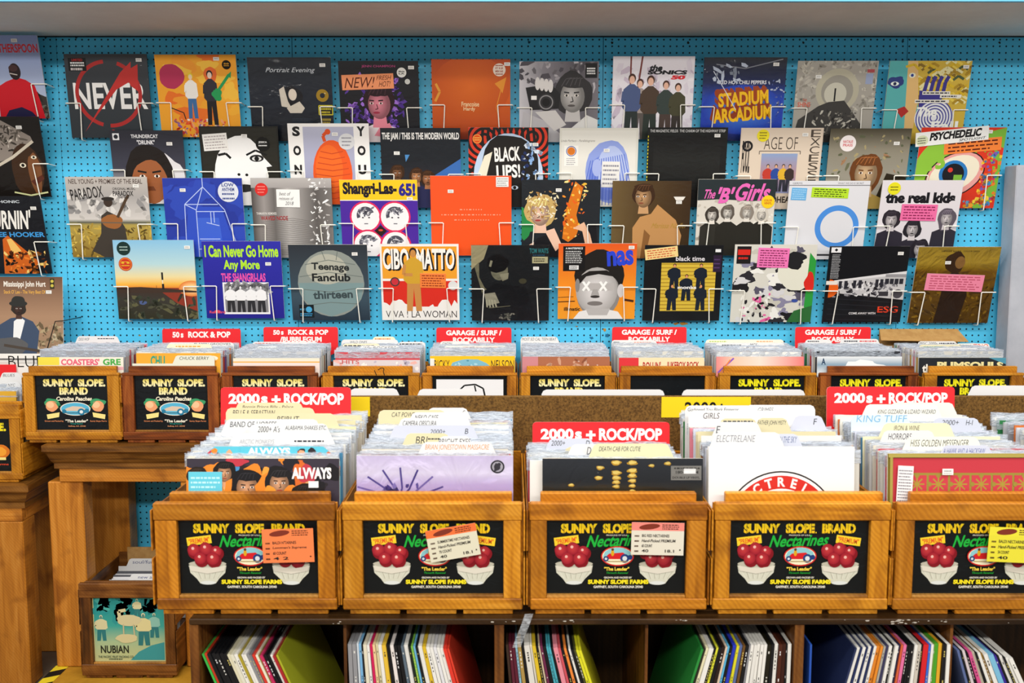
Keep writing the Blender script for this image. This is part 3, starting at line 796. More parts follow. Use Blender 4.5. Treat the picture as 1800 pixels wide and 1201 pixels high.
def sleeve(art, w, h, loc, rot, label, group=None, stickers=(), th=.0045, glossy=False, edge='#e8e4da', film=False, cat='record sleeve'):
    """one record sleeve standing on its lower edge, front towards -y, its print built into the same mesh"""
    mb = MB(); mb.box(-w/2, w/2, -th/2, th/2, 0, h, lin(edge))
    art.onto(mb, Vector((-w/2, -th/2-6e-5, h)), Vector((w, 0, 0)), Vector((0, 0, -h)), Vector((0, -1, 0)), 2e-5)
    o = mb.build('record_sleeve', GLOSS if glossy else PRINT, None, loc, rot)
    tag(o, label, cat, group)
    kmax = max(f[2] for f in art.F)
    y = -th/2-6e-5-2e-5*kmax-.0006
    yfilm = y
    if film: y -= .0012
    for i, s in enumerate(stickers):
        yy = y-.0006*i
        if s[0] == 'p':
            link('price_sticker', PRICE, o, ((s[1]-.5)*w, yy, (1-s[2])*h-.0064))
        elif s[0] == 'o':            # round sticker: u, v, r, art
            A = s[4]; r_ = s[3]*w; m2 = MB(); n = 26
            cl = lin(A) if isinstance(A, str) else None
            m2.poly([(r_*math.cos(-6.2832*q/n), 0, r_*math.sin(-6.2832*q/n)) for q in range(n)][::-1], cl or lin('#fff'))
            if not cl:
                # print clipped to the disc: only parts well inside are drawn
                A.onto(m2, Vector((-r_, -5e-5, r_)), Vector((2*r_, 0, 0)), Vector((0, 0, -2*r_)), Vector((0, -1, 0)))
            m2.build('round_sticker', PAPER, o, ((s[1]-.5)*w, yy, (1-s[2])*h))
        elif s[0] == 'c':            # card: u0, v0, u1, v1, rot, art
            u0, v0, u1, v1, rt, A = s[1:7]
            me = card_mesh('note_card', A, (u1-u0)*w, (v1-v0)*h, .0005, '#f2efe6', PAPER)
            link('note_card', me, o, (((u0+u1)/2-.5)*w, yy, (1-v1)*h), (0, rt, 0))
    if film:
        m2 = MB(); n = 12; a = w/2+.0006
        for q in range(n):
            x0, x1 = -a+2*a*q/n, -a+2*a*(q+1)/n
            m2.poly([(x0, 0, 0), (x1, 0, 0), (x1, 0, h+.006), (x0, 0, h+.006)])
        m2.build('clear_bag', FILM, o, (0, yfilm-.0003, 0))
    return o

def disc_art(c, ring=None, txt=None, ink='#fff', seed=1):
    """print of a round sticker: everything stays inside the disc"""
    A = Art(c, 1, seed); A.F = []
    A.ell(.5, .5, .5, .5, c)
    if ring: A.ring(.5, .5, .40, .44, ring)
    if txt:
        n = len(txt)
        for i, t in enumerate(txt):
            y = .5+(i-(n-1)/2)*.22
            if t is None: A.lines(.2, y-.07, .8, y+.07, 1, ink, .6)
            else: A.text(t, .2, y-.085, .8, y+.085, ink, .03)
    return A
def note(c, n, ink='#303040', asp=1.4, txt=None, seed=1, bold=.0, shear=.25):
    A = Art(c, asp, seed)
    if txt:
        for t, u0, v0, u1, v1 in txt: A.text(t, u0, v0, u1, v1, ink, bold, shear)
    else: A.lines(.07, .08, .95, .94, n, ink, .4)
    return A

# ---------------------------------------------------------------- prints of the display records (generic pictures in the colours of the originals)
G = {}
def a_plain(c, **k): return Art(c, **k)
def d_left1():
    A = Art('#9fb0d8', 1, 11); A.grad([(0, '#7f93c8'), (.7, '#b4c0dc'), (1, '#a8b4d0')])
    A.text('WITHERSPOON', .40, .10, .985, .205, '#d0202c', .03)
    A.blob(.92, .86, .2, .17, '#3a3430', .2); A.specks(30, .8, .7, 1, 1, ['#5a4a34', '#6a6a62', '#2a2422'], .02)
    A.poly([(.40, 1), (.42, .62), (.54, .55), (.68, .5), (.78, .53), (.88, .6), (.92, .8), (.95, 1)], '#d01424'); A.poly([(.45, 1), (.52, .9), (.68, .86), (.80, .92), (.86, 1)], '#1c1840')
    A.ell(.665, .43, .07, .10, '#2a1a1c'); A.ell(.65, .39, .055, .04, '#4a3030'); A.line([(.60, .45), (.69, .47)], .012, '#d8ccc4'); return A
def d_left2():
    A = Art('#16110e', 1, 12)
    A.poly([(.3, .1), (.52, .04), (.86, .24), (.88, .30), (.6, .5), (.3, .6)], '#8a8078'); A.specks(60, .35, .12, .78, .42, ['#3a342e', '#cfc6ba', '#5c544c'], .012, 5)
    A.blob(.76, .66, .2, .32, '#3a2414', .08); A.blob(.85, .7, .08, .26, '#7a4c2c', .1); A.line([(.3, .66), (.6, .5), (.88, .30)], .035, '#c9bfae')
    A.ell(.71, .60, .04, .03, '#e0d6c0'); A.ell(.71, .60, .02, None, '#100c0a'); A.ell(.86, .50, .035, .022, '#e0d6c0'); A.ell(.86, .50, .014, None, '#100c0a'); A.poly([(.78, .80), (.93, .72), (.95, .77), (.83, .86)], '#5a2a1c')
    A.line([(.55, .94), (.75, .98), (.97, .94)], .02, '#cfd09a'); return A
def d_left3():
    A = Art('#14161d', 1, 13); A.text('STEREOPHONIC', .16, .05, .74, .085, '#d0d8e0', .02)
    A.text("BURNIN'", .30, .17, .84, .42, '#f2f0ea', .03, .12); A.text('LEE HOOKER', .36, .455, .985, .52, '#3f9be0', .03)
    A.poly([(.45, .55), (.52, .5), (.68, .66), (.86, .84), (.8, 1), (.4, 1)], '#d2641c'); A.poly([(.5, .55), (.56, .54), (.66, .7), (.54, .74)], '#f4c36a')
    A.specks(60, .45, .72, .95, 1, ['#241208', '#f0842a', '#f8d27a', '#5c2a10', '#140c08'], .02, 4); return A
def d_left4():
    A = Art('#8a6a52', 1, 14); A.grad([(0, '#6a4a38'), (.5, '#a88468'), (1, '#9a8064')])
    A.text('Mississippi John Hurt', .26, .055, .79, .145, '#f2ece2', .02); A.text("Stack O' Lee - The Very Best Of", .26, .165, .785, .225, '#e0a84a', .015)
    A.rect(.845, .02, .90, .15, '#2c2a14'); A.ell(.872, .055, .02, None, '#c8b84a', 12); A.ell(.872, .11, .02, None, '#c8b84a', 12)
    A.specks(70, .55, .6, 1, 1, ['#8c7a5c', '#c8b898', '#6a5840', '#b09c78'], .02, 3)
    A.poly([(.15, 1), (.17, .62), (.34, .52), (.48, .5), (.62, .56), (.70, .68), (.66, 1)], '#3c4c66'); A.poly([(.36, .9), (.38, .56), (.46, .5), (.52, .55), (.44, .84)], '#eceef0')
    A.face(.445, .40, .075, '#4a3028', '#2c2620'); A.ell(.44, .335, .115, .04, '#2a2a28'); A.blob(.44, .30, .085, .06, '#2a2a28', .05)
    A.blob(.3, .88, .26, .12, '#5a5a5c', .1); A.line([(.25, .86), (.95, .97)], .035, '#4a4038'); return A

def d_never():
    A = Art('#33373c', 1, 1); A.grad([(0, '#3a3d42'), (1, '#2c3238')]); A.text('NEVER', .075, .34, .965, .655, '#f1f0ee', .02)
    A.ring(.5, .47, .36, .405, '#b22a28', 95, 255); A.ring(.5, .47, .36, .405, '#b22a28', 268, 430)
    A.poly([(.17, .93), (.66, .22), (.80, .09), (.78, .32), (.60, .42), (.34, .72)], '#c2302c'); A.poly([(.70, .22), (.88, .12), (.86, .44), (.78, .38)], '#c2302c')
    A.rect(.50, .90, .53, 1, '#a82824')
    A.rect(.045, .045, .26, .20, '#0c0c0c'); A.text('LIMITED', .09, .055, .22, .085, '#c02a28', .02); A.lines(.07, .09, .24, .15, 2, '#e8e8e8', .6); A.lines(.07, .16, .24, .195, 1, '#d0c8c8', .8); return A
def d_orange():
    A = Art('#f0a428', 1, 2)
    for q in range(16): A.blob(A.r.uniform(0, 1), A.r.uniform(0, 1), A.r.uniform(.08, .22), A.r.uniform(.05, .12), A.r.choice(['#ec7c22', '#f4b030', '#f6c040', '#e8701e', '#f09a2a']), .3)
    A.blob(.19, .26, .155, .15, '#b42c54', .06); A.blob(.67, .24, .08, .1, '#e86a2a', .1); A.specks(120, .18, .78, .8, 1, ['#e8501e', '#f4e4d0', '#d03a48', '#8a5aa0', '#f0a070'], .014)
    A.line([(.15, .64), (.3, .7), (.32, .78)], .012, '#1a1410'); A.fig(.42, .22, .55, '#f0d4b4', '#e8d02a', '#f0ece6', '#3a6aa0', .26); A.fig(.66, .19, .66, '#f0d4c0', '#241c1c', '#2a2832', '#1a161a', .24)
    A.blob(.735, .48, .06, .075, '#1f9a54', .2); A.line([(.76, .42), (.9, .24)], .035, '#1f9a54'); A.poly([(.87, .25), (.93, .20), (.92, .28)], '#1f9a54'); return A
def d_dark():
    A = Art('#1b2029', 1, 3); A.grad([(0, '#20262f'), (.5, '#1b2230'), (1, '#10141c')]); A.blob(.52, .47, .12, .13, '#14121a', .1)
    A.poly([(.36, .38), (.42, .34), (.46, .52), (.5, .6), (.38, .58)], '#d8cfc2'); A.ell(.52, .44, .05, .07, '#e2d6c8'); A.poly([(.44, .6), (.6, .52), (.66, .6), (.62, .66), (.48, .66)], '#d8cfc2')
    A.text('Portrait Evening', .22, .12, .80, .19, '#e0e4ea', .0, .4); A.rect(.83, .57, 1, .68, '#15130c'); A.ring(.88, .45, .03, .075, '#a8861c'); A.line([(.83, .57), (.995, .57), (.995, .68), (.83, .68), (.83, .57)], .012, '#e0d02a'); A.lines(.85, .59, .98, .67, 2, '#c8b82a', .6)
    A.lines(.85, .72, .98, .80, 2, '#b09a3a', .7); A.lines(.5, .72, .75, .80, 4, '#38485c', .2); return A
def d_new():
    A = Art('#1d1d22', 1, 4); A.specks(160, .08, .18, .8, .98, ['#5a3a9a', '#7a52c0', '#a070d8', '#4a2c88', '#2a2040'], .022)
    A.face(.5, .52, .17, '#e88a9c', '#2a161c', '#e8dce0', '#4a1420', 1.15, '#a03048', .0, -.25); A.poly([(.42, .92), (.5, .8), (.62, .76), (.7, .95)], '#e88a9c'); A.text('JENN CHAMPION', .29, .05, .71, .085, '#b8407c', .01); return A
def d_rust():
    A = Art('#c4521c', 1, 5); A.grad([(0, '#b4481c'), (.45, '#d4601e'), (.8, '#c0501c'), (1, '#8a2e14')]); A.glow(.5, .35, .5, .4, '#dc6a22', '#c4541c')
    A.text('Francoise', .375, .525, .60, .585, '#f4d8a8', .015); A.text('Hardy', .40, .59, .55, .65, '#f4d8a8', .015)
    A.poly([(.80, .30), (.95, .22), (.9, .42), (.86, .36)], '#e09030'); A.line([(.88, .38), (.82, .6), (.86, .75)], .012, '#e08a30'); A.line([(.05, .3), (.1, .4), (.04, .52)], .03, '#e09a3a'); return A
def d_camera():
    A = Art('#8a868c', 1, 6); A.hgrad([(0, '#c9c6cc'), (.3, '#8a868e'), (.7, '#5a565e'), (1, '#77737a')]); A.specks(50, 0, 0, 1, .35, ['#b6b2b8', '#6a666c', '#9c989e', '#504c54'], .03)
    A.poly([(.0, 1), (.05, .62), (.3, .72), (.6, .95), (.6, 1)], '#b9b6ba'); A.poly([(.55, 1), (.62, .86), (.86, .66), (1, .72), (1, 1)], '#dcdad8')
    A.face(.68, .42, .185, '#c4c0be', '#2c2a2c', None, '#1c1a1c', 1.35, '#55504e', 0, -.1); A.poly([(.08, .32), (.4, .27), (.52, .4), (.5, .58), (.14, .6)], '#1a191c')
    A.ell(.34, .5, .11, None, '#2a292c'); A.ring(.34, .5, .075, .09, '#8c8a8c'); A.ell(.34, .5, .05, None, '#0c0c0e'); A.rect(.15, .42, .22, .47, '#f2f0ee')
    for q in range(4): A.ell(.23+q*.055, .27+.01*q, .032, .08, '#d8d4d2')
    A.poly([(.2, .62), (.46, .6), (.6, .78), (.45, .86)], '#d0ccca'); A.rect(.83, .02, .98, .2, '#0e0e10'); A.lines(.85, .07, .96, .16, 3, '#f0f0f0', .6); return A
def d_band5():
    A = Art('#e9e4ec', 1, 7); A.specks(90, .0, .1, 1, .9, ['#d8ccdc', '#f2eef4', '#cfc0d2', '#e0d8e4'], .03); A.rect(.21, 0, .23, .4, '#7a3a34'); A.line([(.36, 0), (.31, .4)], .022, '#7a3a34'); A.rect(.18, .6, .21, 1, '#c03a30')
    for cu, v0, h, tp, lg in ((.34, .27, .73, '#a89a94', '#5c5450'), (.24, .21, .8, '#4a5a86', '#26302e'), (.47, .23, .82, '#4c3a2c', '#28322c'), (.66, .29, .72, '#34403c', '#4a3a34'), (.81, .32, .7, '#46442c', '#342c28')):
        A.fig(cu, v0, h, '#e8b8a0', '#4a2c20', tp, lg, .26)
    A.text('the', .45, .10, .61, .17, '#17171c', .05, .3); A.text('SONICS', .43, .165, .91, .215, '#17171c', .06, .3); A.text('50', .72, .225, .89, .275, '#e0202c', .06, .3); return A
def d_stadium():
    A = Art('#203a9a', 1, 8); A.grad([(0, '#26282e'), (.3, '#1e2a58'), (.55, '#2c54c8'), (.8, '#2444b4'), (1, '#101c50')]); A.glow(.5, .62, .5, .3, '#4a8ae0', '#2444b4')
    A.text('RED HOT CHILI PEPPERS', .2, .27, .77, .315, '#f0f0f4', .02)
    for dx in (.05, .04, .03, .02): A.text('STADIUM', .20-dx, .40-dx, .81-dx, .57-dx, '#a8481c', .05, .0, R(-5)); A.text('ARCADIUM', .15-dx, .585-dx, .86-dx, .76-dx, '#9a3e18', .05, 0, R(-5))
    A.text('STADIUM', .20, .40, .81, .57, '#f6c81e', .04, 0, R(-5)); A.text('ARCADIUM', .15, .585, .86, .76, '#f6c81e', .04, 0, R(-5))
    A.line([(.15, .08), (.5, .13), (.95, .02)], .012, '#8a8c96'); A.line([(.12, .16), (.28, .4), (.42, .62)], .01, '#d8dce8'); A.specks(14, .1, .05, .5, .3, ['#c0c8d8', '#8a92a0'], .02, 4); A.specks(20, .8, .25, 1, .6, ['#5a6aa8', '#c0c8d8'], .01); return A
def d_hill():
    A = Art('#a8a39a', 1, 9); A.specks(150, 0, 0, 1, .6, ['#b8b3a8', '#9a958c', '#c4bfb2', '#8e897f'], .018); A.ell(.52, .36, .27, .27, '#b9b49f'); A.ell(.52, .37, .2, .2, '#9a968c'); A.ell(.5, .4, .14, .14, '#c9c6b6')
    A.poly([(.0, 1), (.06, .72), (.3, .55), (.42, .5), (.62, .48), (.72, .6), (.86, .78), (.88, 1)], '#3c3a38'); A.specks(90, .25, .6, .8, 1, ['#a09c92', '#5c5852', '#c0bcb0', '#2c2a28'], .012, 4); A.rect(.485, .33, .505, .49, '#15141a')
    A.text('THE', .1, .46, .15, .495, '#d0604c', .01); A.text('SHINS', .04, .50, .2, .56, '#d0604c', .02); A.rect(.87, .1, .96, .14, '#b04a50'); A.rect(.86, .15, .95, .28, '#98a4c4'); return A
def d_paint():
    A = Art('#d0b040', 1, 10)
    for q in range(70):
        u, v = A.r.uniform(.35, 1.05), A.r.uniform(-.05, .5); c = A.r.choice(['#d8b428', '#e8cc50', '#b08c24', '#e8e0a8', '#8a6c20', '#4a5a3a']); A.line([(u-.06, v+.03), (u, v-.02), (u+.07, v+.02)], .03, c)
    A.poly([(0, 1), (0, 0), (.34, 0), (.36, .3), (.42, .6), (.3, 1)], '#58b0b0'); A.poly([(.22, 0), (.34, 0), (.4, .45), (.38, .8), (.28, .95), (.25, .5)], '#e0b878'); A.blob(.1, .25, .1, .07, '#2a3a7c', .2); A.ell(.09, .27, .05, .025, '#e8f0e8'); A.ell(.09, .27, .02, None, '#1a2050'); A.ell(.29, .17, .04, .03, '#e8e8d0'); A.ell(.29, .17, .018, None, '#2a3a8c'); A.line([(.2, .07), (.3, .04), (.36, .1)], .03, '#d8b428')
    A.poly([(.14, .58), (.24, .54), (.3, .6), (.22, .68)], '#b02a24'); A.poly([(.0, .85), (.3, .8), (.34, 1), (0, 1)], '#e89a68')
    for q in range(4): A.line([(.45+q*.08, .42), (.48+q*.075, .25), (.5+q*.08, .18)], .045, '#3a3488')
    A.poly([(.4, .35), (.72, .38), (.6, .6), (.42, .6)], '#3a3488'); A.ell(.62, .68, .24, .20, '#e6e6ea')
    for q in range(6): A.ring(.62, .68, .035+q*.035, .05+q*.035, '#4a4a98')
    A.text('The', .40, .55, .65, .665, '#f4f4f0', .03); A.text('Fall', .6, .72, .93, .83, '#f4f4f0', .03)
    A.rect(.44, .36, .78, .40, '#ece8de'); A.rect(.66, .40, .92, .44, '#ece8de'); A.rect(.36, .46, .78, .50, '#ece8de'); A.lines(.45, .365, .77, .395, 1, '#2a2a3a', .5); A.lines(.37, .465, .77, .495, 1, '#2a2a3a', .5); A.lines(.68, .405, .9, .435, 1, '#2a2a3a', .5); return A
def d_drunk():
    A = Art('#25252f', 1, 21); A.grad([(0, '#2a2a34'), (.5, '#3a3a48'), (1, '#d8d4d8')]); A.blob(.7, .62, .28, .3, '#d8d6da', .15); A.blob(.5, .60, .34, .40, '#1c1512', .05); A.blob(.5, .7, .25, .3, '#9a5a34', .04)
    for sg in (-1, 1): A.ell(.5+sg*.1, .62, .04, .02, '#ece4da', 12); A.ell(.5+sg*.1, .62, .018, .02, '#160e0a', 10); A.line([(.5+sg*.04, .57), (.5+sg*.16, .55)], .025, '#1c1512')
    A.poly([(.46, .76), (.54, .76), (.57, .82), (.43, .82)], '#6e3a20'); A.text('THUNDERCAT', .29, .055, .66, .105, '#ecebef', .03); A.text('"DRUNK"', .365, .13, .61, .19, '#ecebef', .03); A.rect(.04, .04, .13, .13, '#ececf0'); A.ell(.085, .085, .03, None, '#20202a', 12); return A
def d_bwface():
    A = Art('#1c1b16', 1, 22); A.rect(.02, .02, .98, .98, '#25241d'); A.blob(.5, .62, .34, .5, '#efefef', .06); A.poly([(.36, .5), (.42, .14), (.52, .16), (.6, .3), (.7, .28), (.9, .5), (.6, .55)], '#f0f0f0')
    A.ell(.71, .40, .09, .045, '#1a1a1a'); A.ell(.71, .405, .06, .028, '#d8d8d8'); A.ell(.71, .405, .03, .03, '#101010'); A.line([(.58, .36), (.7, .30), (.84, .36)], .025, '#141414'); A.line([(.22, .36), (.32, .34), (.38, .4)], .03, '#141414'); A.ell(.47, .605, .02, .018, '#141414', 10); A.ell(.57, .61, .02, .018, '#141414', 10)
    A.blob(.52, .78, .13, .05, '#2a2a2a', .1); return A
def d_orangetoy():
    A = Art('#f2f0ee', 1, 23); A.rect(.185, .04, .81, 1, '#a9acc8'); A.grad([(0, '#b4b6cc'), (1, '#9a9cc0')], .185, .81, .04, 1); A.ell(.53, .62, .245, .42, '#e8581c'); A.ell(.49, .56, .17, .3, '#f06a22')
    for q in range(9): A.line([(.31+.02*abs(4-q), .34+q*.07), (.53, .37+q*.07), (.75-.02*abs(4-q), .34+q*.07)], .012, '#c8481a')
    A.line([(.45, .22), (.43, .15), (.47, .11)], .04, '#d84e1a'); A.ell(.49, .10, .035, None, '#d84e1a')
    for i, t in enumerate('SONI'): A.text(t, .055 if t != 'I' else .1, .035+i*.235, .15 if t != 'I' else .13, .155+i*.235, '#17171a', .05)
    for i, t in enumerate('YOUT'): A.text(t, .85, .035+i*.235, .95, .155+i*.235, '#17171a', .05)
    return A
def d_modern():
    A = Art('#20242c', 1, 24); A.grad([(0, '#23272e'), (.4, '#1c2026'), (.7, '#2c2c34'), (1, '#2a3050')]); A.poly([(.62, .62), (1, .38), (1, 1), (.78, .92)], '#3a6ab0'); A.poly([(.7, .65), (.86, .6), (.9, .9), (.74, .92)], '#1c2430'); A.poly([(.30, .33), (.36, .33), (.31, .42)], '#4a86c0')
    for cu, v0, sk in ((.2, .48, '#8a5a3a'), (.44, .52, '#c88a5c'), (.58, .55, '#b87a52')): A.face(cu, v0+.08, .075, sk, '#3a2414', '#2c2f58')
    A.text('THE JAM / THIS IS THE MODERN WORLD', .02, .055, .985, .165, '#f4f2f0', .035); return A
def d_black():
    A = Art('#d63a22', 1, 25)
    for cu, cv in ((.2, .15), (.8, .12), (.5, .95)):
        for q in range(9): A.ring(cu, cv, .05+q*.07, .085+q*.07, '#181414', 0, 360, 30)
    A.ell(.5, .62, .44, .55, '#bcd0ea'); A.blob(.52, .5, .36, .42, '#1a1716', .07); A.poly([(.1, .62), (.2, .35), (.3, .3), (.2, .7), (.16, 1), (.06, 1)], '#e8e2cc'); A.specks(40, .68, .2, .92, .7, ['#1c2c5a', '#8ab0e0', '#d8e4f4'], .02, 3)
    A.poly([(.28, 1), (.33, .78), (.45, .72), (.5, .82), (.58, .72), (.68, .78), (.72, 1)], '#1a1716'); A.ell(.38, .75, .045, .025, '#c8d8ec'); A.ell(.58, .75, .045, .025, '#c8d8ec'); A.ell(.38, .75, .02, .022, '#141414'); A.ell(.58, .75, .02, .022, '#141414')
    A.text('BLACK', .325, .24, .65, .42, '#f4f2ee', .03, 0, R(-3)); A.text('LIPS!', .35, .46, .65, .63, '#f4f2ee', .03, 0, R(-3)); return A
def d_paleblue():
    A = Art('#dcdad0', 1, 26); A.rect(.03, .03, .97, .97, '#e4e2da'); A.blob(.62, .55, .28, .40, '#8ea0e0', .05); A.blob(.6, .62, .22, .3, '#6e84d8', .06); A.blob(.67, .5, .2, .26, '#b4c2ec', .08)
    for q in range(16): x = .4+q*.028; A.line([(x, .32+.2*abs(.5-(x-.35))), (x-.06+.01*q, .7), (x-.1+.015*q, .98)], .009, '#4a66cc')
    A.ell(.48, .5, .06, .11, '#a8b6ea'); A.text('Linda Perhacs - Parallelograms', .02, .145, .45, .18, '#9a9690', .005, .3); A.rect(.06, .22, .24, .48, '#f0eee8'); A.ell(.15, .29, .05, None, '#d8761e'); A.ring(.15, .29, .055, .065, '#4a5aa0'); A.lines(.09, .37, .21, .47, 4, '#9a9aa0', .4); return A
def d_charm():
    A = Art('#191a1a', 1, 27); A.grad([(0, '#161617'), (.4, '#222322'), (1, '#141414')], .08, .92, .1, .9); A.rect(0, 0, .985, .10, '#1a1c1c'); A.text('THE MAGNETIC FIELDS  THE CHARM OF THE HIGHWAY STRIP', .03, .025, .97, .06, '#c8c8c8', .015)
    for q in range(22): A.rect(.004, .1+q*.042, .014, .125+q*.042, '#d8c82a')
    for q in range(8): A.rect(.84, .62+q*.045, .85, .645+q*.045, '#c8b82a')
    return A
def d_ageof():
    A = Art('#d8c6b4', 1, 28); A.rect(.02, .02, .98, .98, '#dccbb8'); A.text('AGE OF', .29, .11, .70, .26, '#4c423a', -.01); A.line([(.24, .32), (.24, .28), (.74, .28), (.74, .32)], .01, '#6a5e54'); A.grad([(0, '#8aa0c8'), (.5, '#b08a90'), (1, '#8890b8')], .27, .71, .31, .80)
    for u, c in ((.36, '#c03a2c'), (.46, '#2a4a9a'), (.55, '#e0b030'), (.63, '#3a2c2a')): A.fig(u, .44, .34, '#d8a888', '#3a2c28', c, '#30303c', .3)
    for i, c in enumerate('EXCESS'): A.text(c, .85, .02+i*.10, .97, .11+i*.10, '#4c423a', .0, 0)
    A.text('FOOL', .03, .15, .13, .55, '#2c2624', .03); A.ring(.09, .22, .04, .065, '#17141a'); A.rect(.84, .63, .96, .95, '#1c1816')
    for q in range(6): A.rect(.86, .66+q*.045, .94, .675+q*.045, '#dccbb8')
    A.text('LEADHEAD', .30, .84, .72, .92, '#3a322c', .03); return A
def d_woman():
    A = Art('#8c8878', 1, 29); A.grad([(0, '#4c4636'), (.25, '#8a8474'), (1, '#a8a49a')]); A.specks(70, .03, .08, .97, .95, ['#6a6a50', '#a89a70', '#5c6048', '#a07a5a'], .016); A.poly([(.75, .55), (1, .6), (1, 1), (.6, 1)], '#2c2418'); A.face(.5, .55, .17, '#d8b48a', '#6a3e1e', '#b89a50', '#3a2010', 1.2, '#a8584a', .35, -.08); return A
def d_13th():
    A = Art('#d8361e', 1, 30); A.poly([(.62, .1), (1, 0), (1, .25)], '#7ab43a'); A.poly([(.1, .2), (.5, .1), (.36, .48), (.12, .6), (.02, .45)], '#8cc03c'); A.blob(.25, .45, .24, .33, '#d8361e', .1)
    A.ring(.52, .6, .40, .52, '#7ab43a', -60, 60); A.ring(.52, .6, .29, .56, '#8cc03c', 60, 200); A.ell(.47, .58, .37, .27, '#161014', rot=-.5); A.ell(.47, .58, .355, .255, '#e8a09c', rot=-.5); A.ell(.46, .57, .31, .21, '#efe6d0', rot=-.5)
    A.ell(.45, .57, .17, None, '#2a7ac0'); A.ell(.45, .57, .13, None, '#14141c'); A.poly([(.46, .58), (.56, .58), (.56, .68), (.46, .68)], '#7ab43a'); A.ell(.41, .52, .03, None, '#d83a2c')
    A.text('13', .12, .32, .33, .52, '#8cc03c', .05, 0, R(-12)); A.text('TH', .27, .27, .38, .33, '#8cc03c', .03, 0, R(-20)); A.text('THE', .14, .7, .23, .78, '#8cc03c', .04, 0, R(-70)); A.arctext('ELEVATOR', .50, .52, .40, -90, 48, .13, '#d8361e', .04)
    A.specks(70, .78, .3, 1, 1, ['#e87a2c', '#7a5ab0', '#f0c030', '#3a8ac0', '#d03a5a'], .022, 1.2); A.specks(40, .3, .86, .9, 1, ['#e8a02c', '#c83a2c', '#f0d040', '#5a9ac0'], .025, 1.2); return A
def d_paradox():
    A = Art('#b0aeb0', 1, 31); A.grad([(0, '#bdb6b0'), (.25, '#a8a4a2'), (.52, '#cfcac6'), (.56, '#6a6a52'), (.6, '#b09a4a'), (1, '#8a6c24')]); A.specks(40, 0, .2, 1, .5, ['#d8d4d0', '#8e8c8c', '#b8b4b0'], .04, 3); A.specks(200, 0, .6, 1, 1, ['#c8a844', '#7a5c1c', '#a88a34', '#5c4a1c', '#d8bc58'], .012, 5)
    A.poly([(.25, .92), (.38, .7), (.4, .48), (.48, .42), (.6, .48), (.68, .62), (.7, .85), (.55, 1), (.4, 1)], '#3c352e'); A.ell(.5, .31, .055, .06, '#3a2c24'); A.ell(.5, .27, .08, .025, '#2a2420'); A.blob(.53, .55, .13, .09, '#9a6030', .1); A.line([(.6, .5), (.72, .28), (.76, .22)], .035, '#4c3826'); A.line([(.1, .56), (.95, .57)], .012, '#5c5c54')
    A.text('NEIL YOUNG + PROMISE OF THE REAL', .04, .025, .94, .085, '#4a3a34', .01); A.text('PARADOX', .05, .13, .45, .27, '#1c1a1a', .01, 0, R(-7)); A.text('ORIGINAL MUSIC', .57, .13, .85, .16, '#2c2826', .01); A.text('PARADOX', .57, .17, .82, .235, '#1c1a1a', .02); A.text('THE FILM', .63, .24, .76, .265, '#2c2826', .01); return A
def d_anthem():
    A = Art('#2238a0', 1, 32)
    for q in range(30): A.blob(A.r.uniform(0, 1), A.r.uniform(0, 1), .16, .13, A.r.choice(['#1f3296', '#263eac', '#2a46b4', '#2036a0']), .3)
    A.poly([(.3, .36), (.72, .36), (.9, 1), (.22, 1)], '#2c4cc0'); A.poly([(.40, .5), (.68, .5), (.72, 1), (.38, 1)], '#3a60d0'); q = '#b9c8f4'
    for p in ([(.5, 0), (.5, .11)], [(.5, .11), (.26, .33)], [(.5, .11), (.76, .4)], [(.5, .11), (.40, .40)], [(.26, .33), (.68, .33)], [(.26, .33), (.24, 1)], [(.40, .40), (.40, 1)], [(.40, .42), (.76, .42)], [(.76, .4), (.93, 1)], [(.4, .9), (.9, .9)], [(.42, .77), (.68, .77)], [(.26, .33), (.40, .40)], [(.58, .42), (.58, .58)], [(.62, .42), (.62, .56)], [(.52, .56), (.68, .6)]): A.line(p, .01, q)
    return A
def d_grey():
    A = Art('#8c8684', 1, 33); A.hgrad([(0, '#4a4644'), (.15, '#9a9492'), (.28, '#6a6664'), (.45, '#b4b0ae'), (.65, '#8a8684'), (.8, '#5c5856'), (1, '#7a7674')]); A.grad([(0, '#b8b4b2'), (1, '#a49f9e')], .0, 1, 0, .12)
    for q in range(20): A.line([(.1, .55+q*.022), (.5, .5+q*.024), (.98, .58+q*.02)], .005, '#6a6664')
    A.specks(70, .72, 0, .95, .95, ['#efefef', '#c0bcba', '#f8f8f8'], .011, 4); A.text('TAMARYN REMIXES', .05, .425, .3, .455, '#e8e4e0', .01); A.text('WAVED NODE', .10, .47, .44, .525, '#a02a30', .02); return A
def d_fourheads():
    A = Art('#4a249c', 1, 34); A.rect(0, 0, 1, .265, '#f4c81e'); A.line([(0, .265), (1, .265)], .008, '#fff'); A.text('Shangri-Las-', .04, .03, .735, .23, '#1a1420', .05); A.text('65!', .76, .04, .975, .21, '#2a2488', .05)
    for cu, cv in ((.32, .48), (.70, .48), (.34, .85), (.70, .86)):
        A.ell(cu, cv, .205, None, '#e0285c'); A.ell(cu, cv, .182, None, '#f2f0f2'); A.ring(cu, cv-.02, .07, .115, '#4a4a58', 20, 200, 16); A.specks(20, cu-.1, cv-.12, cu+.1, cv-.02, ['#8a8a96', '#5a5a66', '#b8b8c0'], .012, 4)
        A.ell(cu-.035, cv+.01, .014, .01, '#3a3a44', 8); A.ell(cu+.045, cv+.01, .014, .01, '#3a3a44', 8); A.line([(cu-.02, cv+.09), (cu+.03, cv+.09)], .012, '#5a5a66')
    A.poly([(.51, .59), (.59, .665), (.51, .74), (.43, .665)], '#2a1612'); A.ell(.51, .655, .03, .014, '#d84a2c', 10); return A
